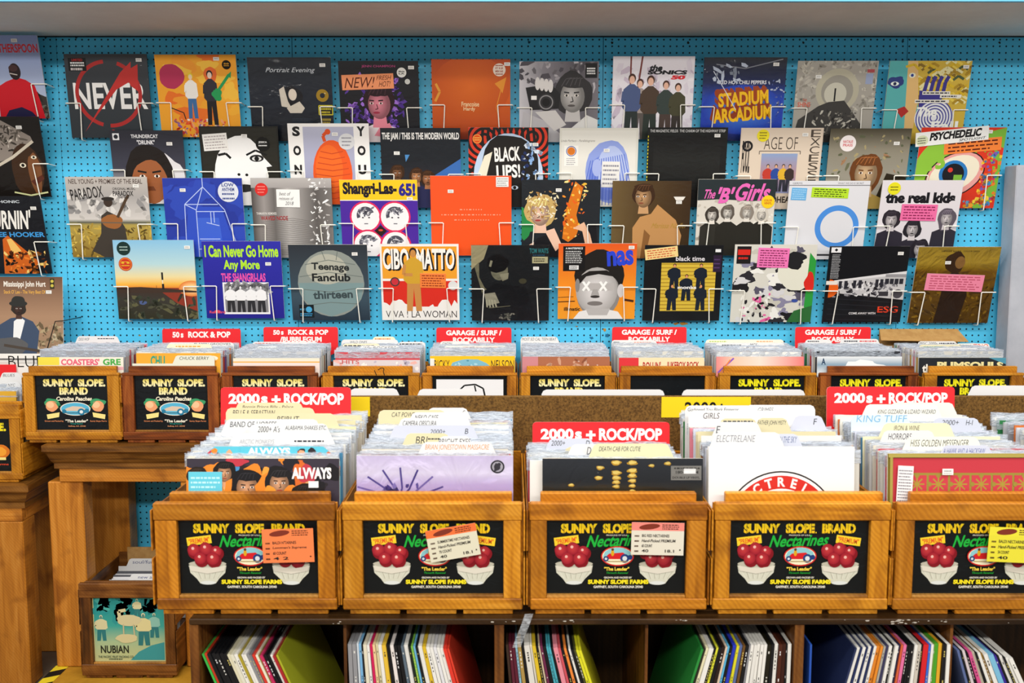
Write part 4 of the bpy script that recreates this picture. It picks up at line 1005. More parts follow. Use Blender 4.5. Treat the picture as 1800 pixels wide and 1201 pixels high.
def d_orangeplain():
    A = Art('#f2531c', 1, 35); A.grad([(0, '#f05220'), (1, '#f4571c')])
    for y, u0, u1 in ((.42, .36, .64), (.485, .13, .86), (.55, .29, .74)):
        u = u0
        while u < u1:
            l = A.r.choice([.012, .012, .03]); A.rect(u, y-.008, u+l, y+.004, '#f0a888'); u += l+.02
    return A
def d_fire():
    A = Art('#23272c', 1, 36); A.blob(.05, .55, .12, .2, '#2c8a4a', .2); A.poly([(.52, .8), (.55, .45), (.62, .2), (.68, .02), (.78, .1), (.7, .45), (.74, .6), (.66, .85)], '#d8761e'); A.specks(70, .5, .0, .82, .85, ['#f8c040', '#e8601c', '#f8e090', '#8a2a10', '#f09028'], .013, 3)
    A.poly([(.08, 1), (.2, .75), (.4, .68), (.6, .8), (.95, .55), (1, 1)], '#1a1a1e'); A.face(.24, .42, .15, '#eec4ac', '#c8a868', None, '#2a1a14', 1.35, '#a83a3a', 0, -.2); A.specks(90, .08, .15, .46, .5, ['#f0e2b8', '#d8b878', '#a87c44', '#f8f0d8'], .010, 4); A.poly([(.06, .86), (.16, .8), (.14, 1), (.04, 1)], '#eec4ac'); A.poly([(.66, .62), (.8, .54), (.88, .7), (.96, 1), (.86, 1), (.78, .66)], '#e8b898'); A.poly([(.3, .66), (.42, .62), (.52, .84), (.44, .92)], '#eec4ac'); return A
def d_brownback():
    A = Art('#4c3a24', 1, 37); A.hgrad([(0, '#6a5634'), (.35, '#544026'), (1, '#3a2a1a')]); A.poly([(.28, 1), (.27, .6), (.36, .46), (.5, .42), (.58, .3), (.7, .4), (.82, .5), (.9, .7), (.86, 1)], '#c08e58'); A.poly([(.42, .62), (.5, .7), (.44, 1), (.38, 1)], '#8a5e34'); A.face(.40, .2, .125, '#c89a6c', '#3c2616', None, '#2c1a10', 1.15, '#8a4a34', 0, -.25)
    A.text('Marissa Nadler', .52, .54, .97, .605, '#b08a3a', .0, .4); A.poly([(.78, .2), (.93, .2), (.9, .245), (.81, .245)], '#e8e4dc'); return A
def d_bgirls():
    A = Art('#d8d2c8', 1, 38); A.specks(80, 0, .28, 1, 1, ['#e6e2d8', '#c0b8ac', '#a89e92'], .018, 3)
    for u, sk in ((.2, .38), (.4, .38), (.65, .36), (.84, .40)): A.poly([(u-.16, 1.1), (u-.15, .62), (u-.05, .55), (u+.05, .55), (u+.15, .62), (u+.15, 1.1)], A.r.choice(['#28261e', '#24221c', '#2c2a24']))
    for u, v, h in ((.2, .46, '#3a342e'), (.4, .43, '#5c544c'), (.65, .43, '#8a8076'), (.84, .46, '#cfc8bc')): A.face(u, v, .07, '#e4ddd4', h, None, '#1c1a18', 1.3, None, .3)
    A.poly([(0, 0), (1, 0), (1, .26), (.7, .28), (.3, .255), (0, .27)], '#222c30'); A.text('The', .08, .13, .23, .25, '#e868b8', .02, .3); A.text("'B'", .25, .10, .45, .31, '#e868b8', .04, .3); A.text('Girls', .49, .05, .93, .28, '#e868b8', .03, .3); return A
def d_ring():
    A = Art('#dedee4', 1, 39); A.line([(0, .055), (1, .055)], .008, '#3a3a40'); A.text('GERMS', .04, .018, .16, .04, '#4a4a50', .0); A.text('WHAT WE DO IS SECRET', .6, .018, .92, .04, '#5a5a60', .0); A.ring(.64, .58, .205, .275, '#4a8fe0', 0, 360, 60); A.rect(0, .93, 1, .955, '#3a3a40'); return A
def d_kids():
    A = Art('#e2dce2', 1, 40); A.text('the real kids', .06, .15, .93, .29, '#14121a', .06); A.poly([(0, 1), (.0, .88), (.2, .72), (.36, .8), (.5, .76), (.6, .9), (.75, .8), (1, .95), (1, 1)], '#2a2630')
    for u, v, h, l in ((.17, .50, '#2a242c', .3), (.45, .62, '#221e26', .3), (.86, .48, '#5c5460', .75), (.58, .88, '#241f28', .2)): A.face(u, v, .085, '#d8d0d4', h, '#2e2a36', '#17141a', 1.35, None, l)
    return A
def d_sunset():
    A = Art('#9ec8dc', 1, 41); A.grad([(0, '#86bfe2'), (.3, '#b4d6dc'), (.46, '#ead9a0'), (.55, '#f2b848'), (.60, '#e88a2c'), (.605, '#3c2a20'), (.75, '#35322c'), (1, '#2c2a18')]); A.poly([(.5, .605), (1, .605), (1, .9), (.75, .8)], '#8a3220'); A.glow(.94, .61, .16, .10, '#fce0a0', '#e07a2c'); A.poly([(0, .6), (.3, .59), (.55, .605), (1, .64), (1, .66), (0, .66)], '#3c2c22')
    A.rect(.572, .405, .595, .50, '#18181c'); A.rect(.580, .5, .587, .56, '#e8e8e8'); A.rect(.572, .55, .6, .62, '#18181c'); A.rect(.5, .57, .505, .61, '#18181c'); A.blob(.32, .79, .05, .025, '#4a5a88', .2); A.specks(60, 0, .7, 1, 1, ['#4a4a38', '#2a2c20', '#5c5a3c', '#343a2c'], .02, 4); return A
def d_gohome():
    A = Art('#26249a', 1, 42); A.grad([(0, '#2a2aa6'), (1, '#1e1c8a')]); A.text('I Can Never Go Home', .03, .05, .965, .205, '#b4e62c', .035); A.text('Any More', .26, .24, .72, .395, '#b4e62c', .035); A.text('THE SHANGRI-LAS', .22, .41, .785, .52, '#e850a8', .035)
    A.rect(.23, .53, .82, .945, '#f0f0f2'); A.rect(.25, .55, .80, .92, '#8a8a8e'); A.specks(40, .25, .55, .8, .7, ['#a8a8ac', '#6c6c70', '#c0c0c4'], .03)
    for q in range(4): A.fig(.325+q*.13, .57, .35, '#dcdce0', '#2a2a2c', '#f0f0f2', '#2a2a2e', .36)
    A.text('Red Bird', .04, .9, .24, .935, '#e85068', .02); A.ell(.14, .91, .04, .02, '#e85068', 10); return A
def d_ball():
    A = Art('#2c3c48', 1, 43); A.grad([(0, '#2a3038'), (.3, '#35404a'), (.7, '#3a4e5c'), (1, '#243240')]); A.ell(.52, .51, .425, .44, '#8f9690'); A.poly([(.1, .5), (.94, .5), (.9, .7), (.75, .86), (.5, .95), (.28, .86), (.14, .7)], '#7d9698'); A.ell(.47, .32, .26, .2, '#b4b4a6')
    for p in ([(.12, .42), (.5, .36), (.92, .42)], [(.2, .26), (.5, .2), (.84, .26)], [(.1, .58), (.5, .62), (.94, .56)], [(.2, .8), (.5, .76), (.86, .78)], [(.42, .08), (.46, .2)], [(.62, .09), (.6, .2)]): A.line(p, .008, '#66706c')
    A.text('Teenage', .28, .24, .76, .36, '#24282a', .03, 0, R(2)); A.text('Fanclub', .28, .375, .77, .48, '#1c2022', .03); A.text('thirteen', .28, .60, .79, .71, '#3a484c', .03, 0, R(-2)); A.rect(.09, .79, .28, .965, '#101a20'); A.ell(.215, .855, .04, None, '#4aa8d8'); A.lines(.1, .9, .26, .95, 2, '#3a9ad0', .5); A.text('MUSIC', .1, .84, .165, .865, '#4aa8d8', .01); return A
def d_viva():
    A = Art('#efece8', 1, 44); A.rect(.025, .03, .975, .45, '#eea02c'); A.rect(.025, .48, .975, .82, '#d82c1e')
    A.poly([(.025, .82)]+[(.025+.95*i/24, .77+A.r.uniform(-.05, .05)+(.06 if abs(i-12) < 6 else 0)) for i in range(25)]+[(.975, .82), (.975, .9), (.025, .9)], '#efece8')
    for dx in (.02, .012): A.text('CIBO', .035+dx, .055+dx, .365+dx, .33+dx, '#1a1414', .05); A.text('MATTO', .46+dx, .055+dx, .945+dx, .33+dx, '#1a1414', .05)
    A.text('CIBO', .035, .055, .365, .33, '#f6f2ec', .03); A.text('MATTO', .46, .055, .945, .33, '#f6f2ec', .03); A.fig(.42, .05, .83, '#c88a48', '#2a1a14', '#d0a030', '#c88a48', .28, '#c88a48'); A.ell(.18, .49, .06, None, '#3a3a3a'); A.ell(.18, .49, .045, None, '#c8303a'); A.ell(.92, .54, .06, None, '#dcdcdc')
    A.text('V VA ! LA WOMAN', .05, .875, .965, .965, '#2a2628', -.005); return A
def d_bwguitar():
    A = Art('#23262a', 1, 45); A.poly([(0, 0), (.22, 0), (.16, .18), (.0, .32)], '#b9b08c'); A.poly([(.04, .28), (.1, .22), (.1, .42), (.17, .56), (.22, .6), (.16, .72)], '#8a866c'); A.ell(.36, .33, .11, .13, '#8c8a74'); A.blob(.34, .24, .14, .12, '#15161a', .1); A.poly([(.36, .38), (.48, .36), (.47, .44), (.4, .47)], '#a8a48c'); A.line([(.26, .2), (.24, .28)], .03, '#a8a48c')
    A.poly([(.1, 1), (.14, .62), (.3, .5), (.7, .55), (.85, 1)], '#1b1d22'); A.poly([(.16, .64), (.3, .62), (.36, .76), (.2, .8)], '#b0ac98')
    for q in range(4): A.line([(.19+q*.035, .72), (.2+q*.04, .82)], .02, '#c4c0a8')
    A.line([(.22, .83), (.5, .80)], .008, '#8a866c'); A.ell(.66, .47, .05, .035, '#55523f'); A.specks(20, .35, .9, .55, 1, ['#6a6a60', '#a09c90'], .01); A.text('TOM WAITS', .745, .04, .985, .105, '#3a9aa0', .02); A.text('BLUE VALENTINE', .79, .12, .94, .14, '#3a7aa0', .01); A.rect(.78, .15, .98, .235, '#d8d2a8'); A.lines(.8, .165, .96, .22, 2, '#4a4634', .5); return A
def d_boy():
    A = Art('#ec7c1c', 1, 46); A.grad([(0, '#e2561c'), (.5, '#ee8a20'), (1, '#f09c28')]); A.blob(.53, .42, .32, .34, '#1c1816', .03); A.ell(.52, .66, .28, .32, '#8a8684'); A.glow(.50, .62, .27, .31, '#eae6e6', '#a8a4a2'); A.poly([(.26, .44), (.4, .36), (.62, .35), (.78, .44), (.79, .52), (.7, .43), (.52, .40), (.36, .43), (.27, .54)], '#1c1816'); A.ell(.81, .62, .045, .09, '#cfcaca'); A.ell(.25, .55, .03, .09, '#8a8684')
    A.poly([(.2, 1), (.28, .9), (.45, .86), (.6, .86), (.78, .9), (.85, 1)], '#e8e6e4'); A.poly([(.36, .86), (.68, .86), (.64, .95), (.4, .95)], '#bab6b4'); A.rect(.33, .52, .72, .62, '#b9b4b2')
    for u in (.36, .58): A.line([(u-.04, .50), (u+.045, .62)], .03, '#f8f8f6'); A.line([(u+.045, .50), (u-.04, .62)], .03, '#f8f8f6')
    A.poly([(.45, .60), (.51, .60), (.54, .70), (.42, .70)], '#a8a4a2'); A.ell(.48, .70, .06, .018, '#3a3634'); A.ell(.48, .79, .10, .03, '#7a7472'); A.text('nas', .62, .09, .96, .29, '#2a44d0', .04, 0, R(-4)); A.text('illmatic', .08, .84, .29, .89, '#241408', .03); A.line([(0, .77), (.22, .76)], .012, '#3a1c0c'); A.line([(.86, .74), (.98, .76)], .03, '#4a2410'); A.line([(.0, .71), (.2, .70)], .007, '#3a1c0c')
    A.rect(.06, .035, .34, .36, '#100e10'); A.text('A MASTERPIECE', .09, .05, .31, .075, '#f4f4f4', .02); A.lines(.09, .09, .31, .26, 7, '#e4e4e4', .4); A.rect(.14, .285, .26, .34, '#e8e8e8'); A.lines(.15, .29, .25, .335, 3, '#101010', .5); return A
def d_yellowmen():
    A = Art('#16171a', 1, 47); A.text('black time', .40, .145, .77, .205, '#e8e4ea', .015); A.rect(.22, .23, .92, .87, '#d8b840')
    for q in range(13): A.rect(.22, .24+q*.049, .92, .252+q*.049, '#a8862a')
    for u, v in ((.39, .24), (.73, .24), (.55, .38), (.37, .51), (.74, .51)): A.fig(u, v, .35, '#e0986a', '#1c1614', '#1d2430', '#1d2430', .42)
    A.text('monks', .44, .53, .68, .575, '#f2f0ee', .03); A.rect(.88, .13, .985, .35, '#2e2038'); A.lines(.89, .16, .97, .32, 3, '#5a4070', .3); A.rect(.9, .05, .97, .09, '#e8e8ea'); return A
def d_collage():
    A = Art('#d9d6cc', 1, 48)
    for q in range(46): A.blob(A.r.uniform(.05, .95), A.r.uniform(.05, 1), A.r.uniform(.04, .13), A.r.uniform(.03, .09), A.r.choice(['#1c1a1e', '#2c2a30', '#8a86a0', '#d8d6d8', '#f0eee8', '#5a5668', '#c8c4b8']), .45)
    A.blob(.75, .35, .2, .24, '#e4e2d2', .12); A.blob(.68, .2, .2, .1, '#1c1c20', .3); A.poly([(.92, .1), (1, .2), (1, .9), (.9, .8)], '#2c9a3c'); A.blob(.94, .48, .06, .13, '#d8281e', .2); A.poly([(.78, .85), (1, .78), (1, 1), (.7, 1)], '#2c6a34'); A.rect(.03, .02, .2, .24, '#1a1618'); A.rect(.04, .06, .19, .13, '#d8281e'); A.lines(.05, .15, .18, .19, 1, '#d8281e', .7); A.ell(.78, .72, .04, .02, '#3a50a0'); A.specks(40, .1, .6, .5, 1, ['#e860a0', '#f0eee8', '#1c1a20'], .015, 3); return A
def d_train():
    A = Art('#15161a', 1, 49); A.poly([(.04, .45), (1, .32), (1, .70), (.04, .60)], '#c6c4c6'); A.poly([(.04, .45), (1, .32), (1, .36), (.04, .47)], '#e2e0e2'); A.specks(110, .1, .46, .9, .66, ['#55535a', '#8a888e', '#2c2a30', '#e8e6e8'], .014, 3)
    for u in (.16, .23, .34, .41, .62, .68): A.rect(u, .46-.05*u, u+.04, .56-.04*u, '#2c2c34')
    for q in range(4): A.rect(.74+q*.06, .42, .79+q*.06, .49, '#2c2c34')
    A.rect(.74, .36, 1, .4, '#9a989c'); A.rect(.68, .59, .8, .65, '#3a383e'); A.ell(.92, .62, .06, None, '#4a484e'); A.text('COME AWAY WITH', .33, .865, .67, .895, '#e4e2e4', .02); A.text('ESG', .69, .785, .95, .87, '#e8401e', .015)
    for q in range(5): A.line([(.05, .68+q*.07), (.95, .74+q*.06)], .006, '#2a2c32')
    A.rect(.02, .012, .145, .08, '#ecebee'); A.poly([(.06, .046), (.083, .025), (.105, .046), (.083, .067)], '#15161a'); A.lines(.04, .1, .15, .42, 16, '#c8c8cc', .35); A.ring(.04, .55, .0, .12, '#e8641c', -90, 90); A.rect(0, .45, .14, .50, '#ece4da'); return A
def d_field():
    A = Art('#a87e22', 1, 50); A.grad([(0, '#b89a34'), (.2, '#c8a83a'), (.27, '#a8861e'), (.32, '#8a6212'), (1, '#6a4a10')]); A.specks(160, 0, .35, 1, 1, ['#94701c', '#5a3e0c', '#a88020', '#74520f'], .013, 5); A.poly([(.32, 1), (.36, .6), (.38, .4), (.48, .3), (.62, .4), (.68, .62), (.62, 1)], '#3a2416'); A.blob(.47, .2, .12, .14, '#4a2e18', .1); A.ell(.53, .2, .06, .08, '#a87c44'); A.text('SIBYLLE BAIER', .28, .045, .52, .065, '#3a2c12', .005); A.text('COLOUR GREEN', .55, .045, .74, .065, '#3a2c12', .005); return A

SP = lambda u, v: ('p', u, v)
# row, left px, right px, top px, lean in degrees, print, label, stickers, glossy, film
DISPLAY = [
 ('A', 112, 258, 95, 8, d_never, 'dark grey sleeve with white NEVER lettering and a red ring, top row', [SP(.9, .07)], 1, 0),
 ('A', 271, 414, 96, 11, d_orange, 'orange painted sleeve of two cartoon figures with a green guitar, top row', [SP(.76, .05), ('o', .88, .12, .055, disc_art('#15120c', None, ['50', None], '#e0a030'))], 0, 0),
 ('A', 434, 581, 101, 11, d_dark, 'black plastic-wrapped sleeve with a small pale figure, top row', [SP(.9, .09)], 1, 1),
 ('A', 594, 735, 107, 11, d_new, 'purple and pink portrait sleeve with an orange NEW! card', [('c', .04, .16, .69, .345, R(-2), note('#f0986a', 0, '#5a2a1c', 3.4, [('NEW!', .07, .18, .62, .88), ('FRESH', .68, .12, .95, .42), ('HOT!', .72, .5, .93, .86)])), SP(.91, .08), ('o', .79, .14, .06, disc_art('#ecebe6', None, ['Made', 'LA'], '#4a4a4a')), ('o', .86, .25, .033, '#c9cac6')], 1, 0),
 ('A', 758, 897, 104, 11, d_rust, 'rust orange sleeve with small cream lettering, top row', [('o', .86, .13, .08, disc_art('#efdfd0', None, [None, "ET SI JE", 'M\'EN VAIS', None], '#a03a28')), SP(.96, .06)], 1, 0),
 ('A', 913, 1053, 108, 11, d_camera, 'black and white sleeve of a man aiming a camera, top row', [], 0, 0),
 ('A', 1078, 1222, 99, 11, d_band5, 'white sleeve of five standing young men, top row', [], 0, 0),
 ('A', 1238, 1384, 101, 13, d_stadium, 'deep blue plastic-wrapped sleeve with slanted golden capital letters', [SP(.87, .08)], 1, 1),
 ('A', 1403, 1545, 107, 13, d_hill, 'grey sleeve with a dark hill under a pale round glow', [SP(.27, .19)], 0, 0),
 ('A', 1564, 1709, 107, 13, d_paint, 'colourful painted sleeve of a shouting face, right end of top row', [SP(.93, .07)], 0, 0),
 ('B', 191, 320, 229, 9, d_drunk, 'dark sleeve of a frowning man in water, left end of second row', [SP(.81, .18)], 1, 0),
 ('B', 349, 488, 222, 9, d_bwface, 'black sleeve with a high contrast white face, second row', [('c', .05, .09, .36, .30, R(-4), note('#eceae6', 5, '#b0a8a8')), SP(.57, .12), ('o', .8, .22, .09, disc_art('#121210', None, ['JESSICA', None], '#d8d8d8'))], 1, 0),
 ('B', 505, 648, 217, 11, d_orangetoy, 'white sleeve with an orange knitted egg shape and column lettering', [('o', .72, .22, .10, disc_art('#d9dadd', None, [None, None, None], '#8a8a94')), SP(.58, .13)], 0, 0),
 ('B', 668, 809, 225, 11, d_modern, 'dark sleeve of three men under one white headline, second row', [SP(.2, .31)], 1, 0),
 ('B', 823, 964, 224, 11, d_black, 'red and black spiral patterned sleeve with a bushy black head', [('o', .11, .14, .06, disc_art('#e8561e', '#f4d060', [None, None], '#f4d060')), SP(.84, .21)], 0, 0),
 ('B', 984, 1123, 225, 11, d_paleblue, 'cream sleeve with a pale blue long-haired head, second row', [('c', .54, .42, .77, .75, R(1), note('#e9e7e4', 5, '#8a8a98', .7)), SP(.6, .28)], 0, 0),
 ('B', 1139, 1280, 224, 11, d_charm, 'nearly black sleeve edged by a dashed yellow road line', [SP(.87, .10)], 1, 0),
 ('B', 1303, 1448, 225, 13, d_ageof, 'beige sleeve with a small framed group picture, second row', [('o', .27, .09, .075, disc_art('#e8d82a', None, [None, None, None], '#6a6020')), SP(.78, .08)], 0, 0),
 ('B', 1460, 1603, 226, 13, d_woman, 'sleeve of a brown-haired woman before patterned wallpaper, second row', [('o', .23, .18, .10, disc_art('#f0e8e8', None, ['NATALIE', 'PRASS'], '#d86a70')), SP(.83, .18)], 1, 0),
 ('B', 1620, 1770, 224, 15, d_13th, 'red and green eye sleeve under a hand-lettered white header card', [('c', .30, .14, .97, .30, R(-5), note('#f08238', 3, '#5a1c0c', 4.2)), SP(.80, .05), ('c', -.05, .02, .80, .19, R(-6), None)], 0, 0),
 ('C', 114, 258, 311, 8, d_paradox, 'sepia sleeve of a seated guitarist in a grassy field', [SP(.86, .11)], 0, 0),
 ('C', 285, 425, 313, 8, d_anthem, 'blue sleeve with a white line drawing of a tower', [('o', .82, .17, .13, disc_art('#d9dde8', None, ['LOW', 'ANTHEM', None, None], '#3a4a8a')), SP(.25, .15)], 0, 0),
 ('C', 440, 582, 313, 9, d_grey, 'rippled grey sleeve with a handwritten white card, third row', [('o', .13, .14, .08, disc_art('#d42a26', None, [None, None, None], '#f08a80')), ('c', .31, .14, .60, .36, R(1), note('#efefee', 0, '#38383c', 1.4, [('best of', .14, .14, .6, .34), ('reissues of', .12, .42, .72, .6), ('2018', .38, .68, .72, .88)]))], 1, 0),
 ('C', 596, 733, 316, 11, d_fourheads, 'purple sleeve of four heads in pink circles under yellow', [SP(.9, .245)], 0, 0),
 ('C', 756, 899, 309, 11, d_orangeplain, 'plain bright orange sleeve with rows of tiny dashes', [SP(.25, .19), ('c', .81, .015, .965, .135, 0, note('#ececea', 4, '#8a8a8a', 1.3))], 0, 0),
 ('C', 917, 1056, 316, 11, d_fire, 'sleeve of a blonde woman beside rising flames', [SP(.47, .13)], 1, 0),
 ('C', 1077, 1216, 318, 11, d_brownback, 'brown sleeve of a bare-backed woman glancing sideways', [SP(.85, .27)], 1, 0),
 ('C', 1228, 1365, 315, 11, d_bgirls, 'black and white sleeve of four women under pink script', [('o', .91, .29, .085, disc_art('#f2cc1c', None, ['COLOR', 'VINYL'], '#c8501e'))], 0, 0),
 ('C', 1388, 1530, 318, 13, d_ring, 'white sleeve with a big blue ring, third row', [('c', .03, .085, .22, .24, R(2), note('#6ab0e4', 5, '#a8d4f4', 1.1)), ('c', .28, .085, .74, .21, R(2), note('#b8e02c', 4, '#2a3a10', 3.2))], 0, 0),
 ('C', 1552, 1694, 317, 15, d_kids, 'pale sleeve of four long-haired men with a pink card', [('o', .15, .10, .08, disc_art('#e8e022', None, [None, None], '#4a4a10')), ('c', .27, .30, .72, .51, R(1), note('#f070a8', 5, '#8a1c50', 2.2))], 0, 0),
 ('D', 198, 340, 422, 6, d_sunset, 'sunset sky sleeve at the left end of the bottom row', [('o', .13, .105, .085, disc_art('#14302c', None, [None, None], '#a8c0b8')), ('o', .14, .30, .085, disc_art('#c8301e', '#e0a02c', ['n', None], '#e0b02c')), SP(.92, .09)], 0, 0),
 ('D', 354, 493, 424, 8, d_gohome, 'royal blue sleeve with green lettering and a small group photo', [SP(.83, .29)], 0, 0),
 ('D', 506, 645, 430, 12, d_ball, 'dark sleeve with a grey lettered ball, bottom row', [SP(.84, .12)], 0, 0),
 ('D', 667, 806, 429, 11, d_viva, 'white, yellow and red sleeve of a costumed woman', [('c', .50, .38, .83, .57, R(1), note('#f0803a', 5, '#8a2c10', 1.8))], 0, 0),
 ('D', 828, 966, 431, 11, d_bwguitar, 'black sleeve of a bowed man in a clear plastic cover', [SP(.83, .30)], 1, 1),
 ('D', 982, 1120, 428, 11, d_boy, 'orange sleeve with a grey child portrait, bottom row', [SP(.93, .05)], 0, 0),
 ('D', 1134, 1272, 431, 11, d_yellowmen, 'black sleeve framing five dark-suited men on yellow', [('c', .01, .03, .43, .17, R(-7), note('#ecd08a', 4, '#c84a2c', 3.0))], 1, 0),
 ('D', 1292, 1437, 430, 12, d_collage, 'torn paper collage sleeve with a pink card, bottom row', [('c', .28, .04, .66, .29, R(1.5), note('#f078b8', 7, '#7a1c4c', 1.5))], 0, 0),
 ('D', 1459, 1600, 433, 14, d_train, 'black sleeve with a grey railway carriage across it', [SP(.89, .09)], 1, 0),
 ('D', 1615, 1760, 434, 16, d_field, 'golden field sleeve with a bent pink note, right end of bottom row', [SP(.38, .2), ('c', .14, .35, .85, .57, R(2), note('#f08aa8', 6, '#c0506c', 3.2))], 0, 1),
 ('L', -82, 65, 62, 14.5, d_left1, 'sleeve of a man in red cut by the left edge, topmost of its column', [SP(.72, .06)], 0, 0),
 ('L', -76, 68, 205, 14.5, d_left2, 'dark sleeve of a man in a woven hat at the left edge', [SP(.74, .13)], 1, 0),
 ('L', -73, 70, 345, 14.5, d_left3, 'black sleeve with a campfire at the left edge', [SP(.9, .15)], 1, 0)]

def wire_holder(o, w, label, group, both=True):
    """one bent wire: out of the board, across and down the front of the sleeve, back under it, and the same on the other side"""
    M = o.matrix_world if False else Matrix.LocRotScale(o.location, o.rotation_euler, None)
    y = -.0095
    t = empty('wire_holder', (o.location.x, WALL-.004, o.location.z-.004)); tag(t, label, 'wire holder', group)
    inv = -t.location
    for s in (-1, 1):
        zm = .133
        A = [M @ Vector((s*(w/2+.009), y, zm)), M @ Vector((s*(w/2-.046), y, zm)), M @ Vector((s*(w/2-.049), y, zm-.003)), M @ Vector((s*(w/2-.041), y, -.004)), M @ Vector((s*(w/2-.041), y+.003, -.008))]
        p0 = Vector((A[0].x, WALL-.0005, A[0].z-.004)); pe = Vector((A[-1].x, WALL-.0005, A[-1].z-.002))
        pa = A[0].copy(); pa.y += .004
        mb = MB(); mb.tube([p0, pa, A[0]+Vector((-s*.004, 0, 0))]+A[1:]+[pe], .0023, 6)
        mb.build('wire', WIRE, t, inv)

ROWN = {'A': 'top row of sleeves on the pegboard', 'B': 'second row of sleeves on the pegboard', 'C': 'third row of sleeves on the pegboard', 'D': 'bottom row of sleeves on the pegboard', 'L': 'column of sleeves at the left edge'}
def header():
    A = Art('#efefee', 4.6, 5); A.ell(.09, .6, .085, .38, '#d4dcb8'); A.lines(.03, .35, .15, .85, 3, '#2c2c28', .4); A.text('PSYCHEDELiC', .2, .10, .90, .68, '#1a181c', .05, .15); A.text('SPOTLIGHT', .6, .74, .96, .92, '#2a282c', .01, .3); return A
for row, x0, x1, yt, lean, fn, lab, st, gl, fi in DISPLAY:
    h_guess = .312; th = R(lean)
    foot = WALL-.030
    yt_w = foot-h_guess*math.sin(th)
    a, b = P(x0, yt, yt_w), P(x1, yt, yt_w)
    w_ = b.x-a.x; h_ = min(w_, .318) if row != 'L' else .314
    loc = ((a.x+b.x)/2, foot, a.z-h_*math.cos(th))
    st = [(s[:6]+(header(),) if s[0] == 'c' and s[6] is None else s) for s in st]
    o = sleeve(fn(), w_, h_, loc, (th, 0, 0), lab, ROWN[row], st, glossy=bool(gl), film=bool(fi), edge='#2a2a2c' if gl else '#e4e0d6')
    wire_holder(o, w_, 'cream wire holder gripping the '+' '.join(lab.split(',')[0].split()[:9]), 'wire holders on the pegboard')
# record standing on the blues crate at the left edge, propped by a black wire
yk = 3.99
a, b = P(-38, 487, yk), P(107, 487, yk)
o = sleeve(d_left4(), b.x-a.x, .312, ((a.x+b.x)/2, yk+.004, a.z-.312), (R(-3.5), 0, R(-4)), 'brown sleeve of a seated man in a hat, standing in a black wire bracket', None, [SP(.83, .19)])

t = empty('wire_bracket', (P(40, 622, yk).x, WALL-.004, a.z-.33)); tag(t, 'black wire bracket under the brown sleeve at the left edge', 'wire bracket')
zb3 = a.z-.3145
xe = P(97, 590, 4.05).x
for s in (-1, 1):
    x1 = o.location.x+s*.172; x0_ = o.location.x+s*.115
    mb = MB(); mb.tube([(x1, WALL-.0005, zb3+.145), (x1, yk-.013, zb3+.145), (x1-s*.035, yk-.016, zb3+.142), (x0_-s*.02, yk-.03, zb3), (x0_-s*.02, WALL-.0005, zb3-.002)], .0021, 6)
    mb.build('wire', BLACKWIRE, t, -t.location)
mb = MB(); mb.tube([(o.location.x-.175, yk-.028, zb3-.0045), (o.location.x+.175, yk-.028, zb3-.0045)], .0022, 6); mb.build('bottom_rail', BLACKWIRE, t, -t.location)
# ================================================================ what stands in the crates
PAL = ['#e4e4e2', '#dcdbd6', '#d4d2ca', '#e8e6e2', '#c9c8c2', '#e0dacc', '#d8d8de', '#bfc2c8', '#a8a49a', '#e0e0e6', '#dad2c2', '#9a9ca4', '#c8b8b0']
PALC = ['#c8404a', '#2a2c34', '#2c7a44', '#d8a832', '#34406c', '#e88a9c', '#8a5a3a', '#4a8ab0', '#d8783a', '#1c1c20', '#6a4a80', '#b83a2c', '#3a8a9c']
rg = random.Random(77)
_rec = {}
def rec_mesh(col, th, hg=.314):
    hg = round(hg/.002)*.002
    k = (col, round(th, 4), round(hg, 4))
    if k in _rec: return _rec[k]
    mb = MB(); c = lin(col)
    mb.box(-.157, .157, -th/2, th/2, 0, hg, c)
    _rec[k] = mb.mesh('record_sleeve', PRINT); return _rec[k]
def bag_mesh(seed):
    r = random.Random(seed); mb = MB(); n = 20
    z = lambda: .3155+r.uniform(.004, .008)
    zs_ = [z() for _ in range(n+1)]; ys_ = [r.uniform(-.0022, .0022) for _ in range(n+1)]
    for i in range(n):
        x0, x1 = -.160+.320*i/n, -.160+.320*(i+1)/n
        for yo, zo in ((-.0037, .0), (.0037, -.002)):
            mb.poly([(x0, yo, .292), (x1, yo, .292), (x1, yo*.4+ys_[i+1], zs_[i+1]+zo), (x0, yo*.4+ys_[i], zs_[i]+zo)])
    return mb.mesh('clear_bag', BAG)
BAGS = [bag_mesh(i) for i in range(8)]
def tab_poly(w, h, tabw, tx, r=.012):
    """outline of a divider card: plain body and a rounded tab on top, tx = tab centre"""
    a, b = tx-tabw/2, tx+tabw/2; hb = h-.03
    pts = [(-w/2, 0), (w/2, 0)]
    if b < w/2-.004: pts += [(w/2, hb), (b+.008, hb)]
    pts += [(b, h-r), (b-r*.35, h-r*.3), (b-r, h), (a+r, h), (a+r*.35, h-r*.3), (a, h-r)]
    if a > -w/2+.004: pts += [(a-.008, hb), (-w/2, hb)]
    return pts
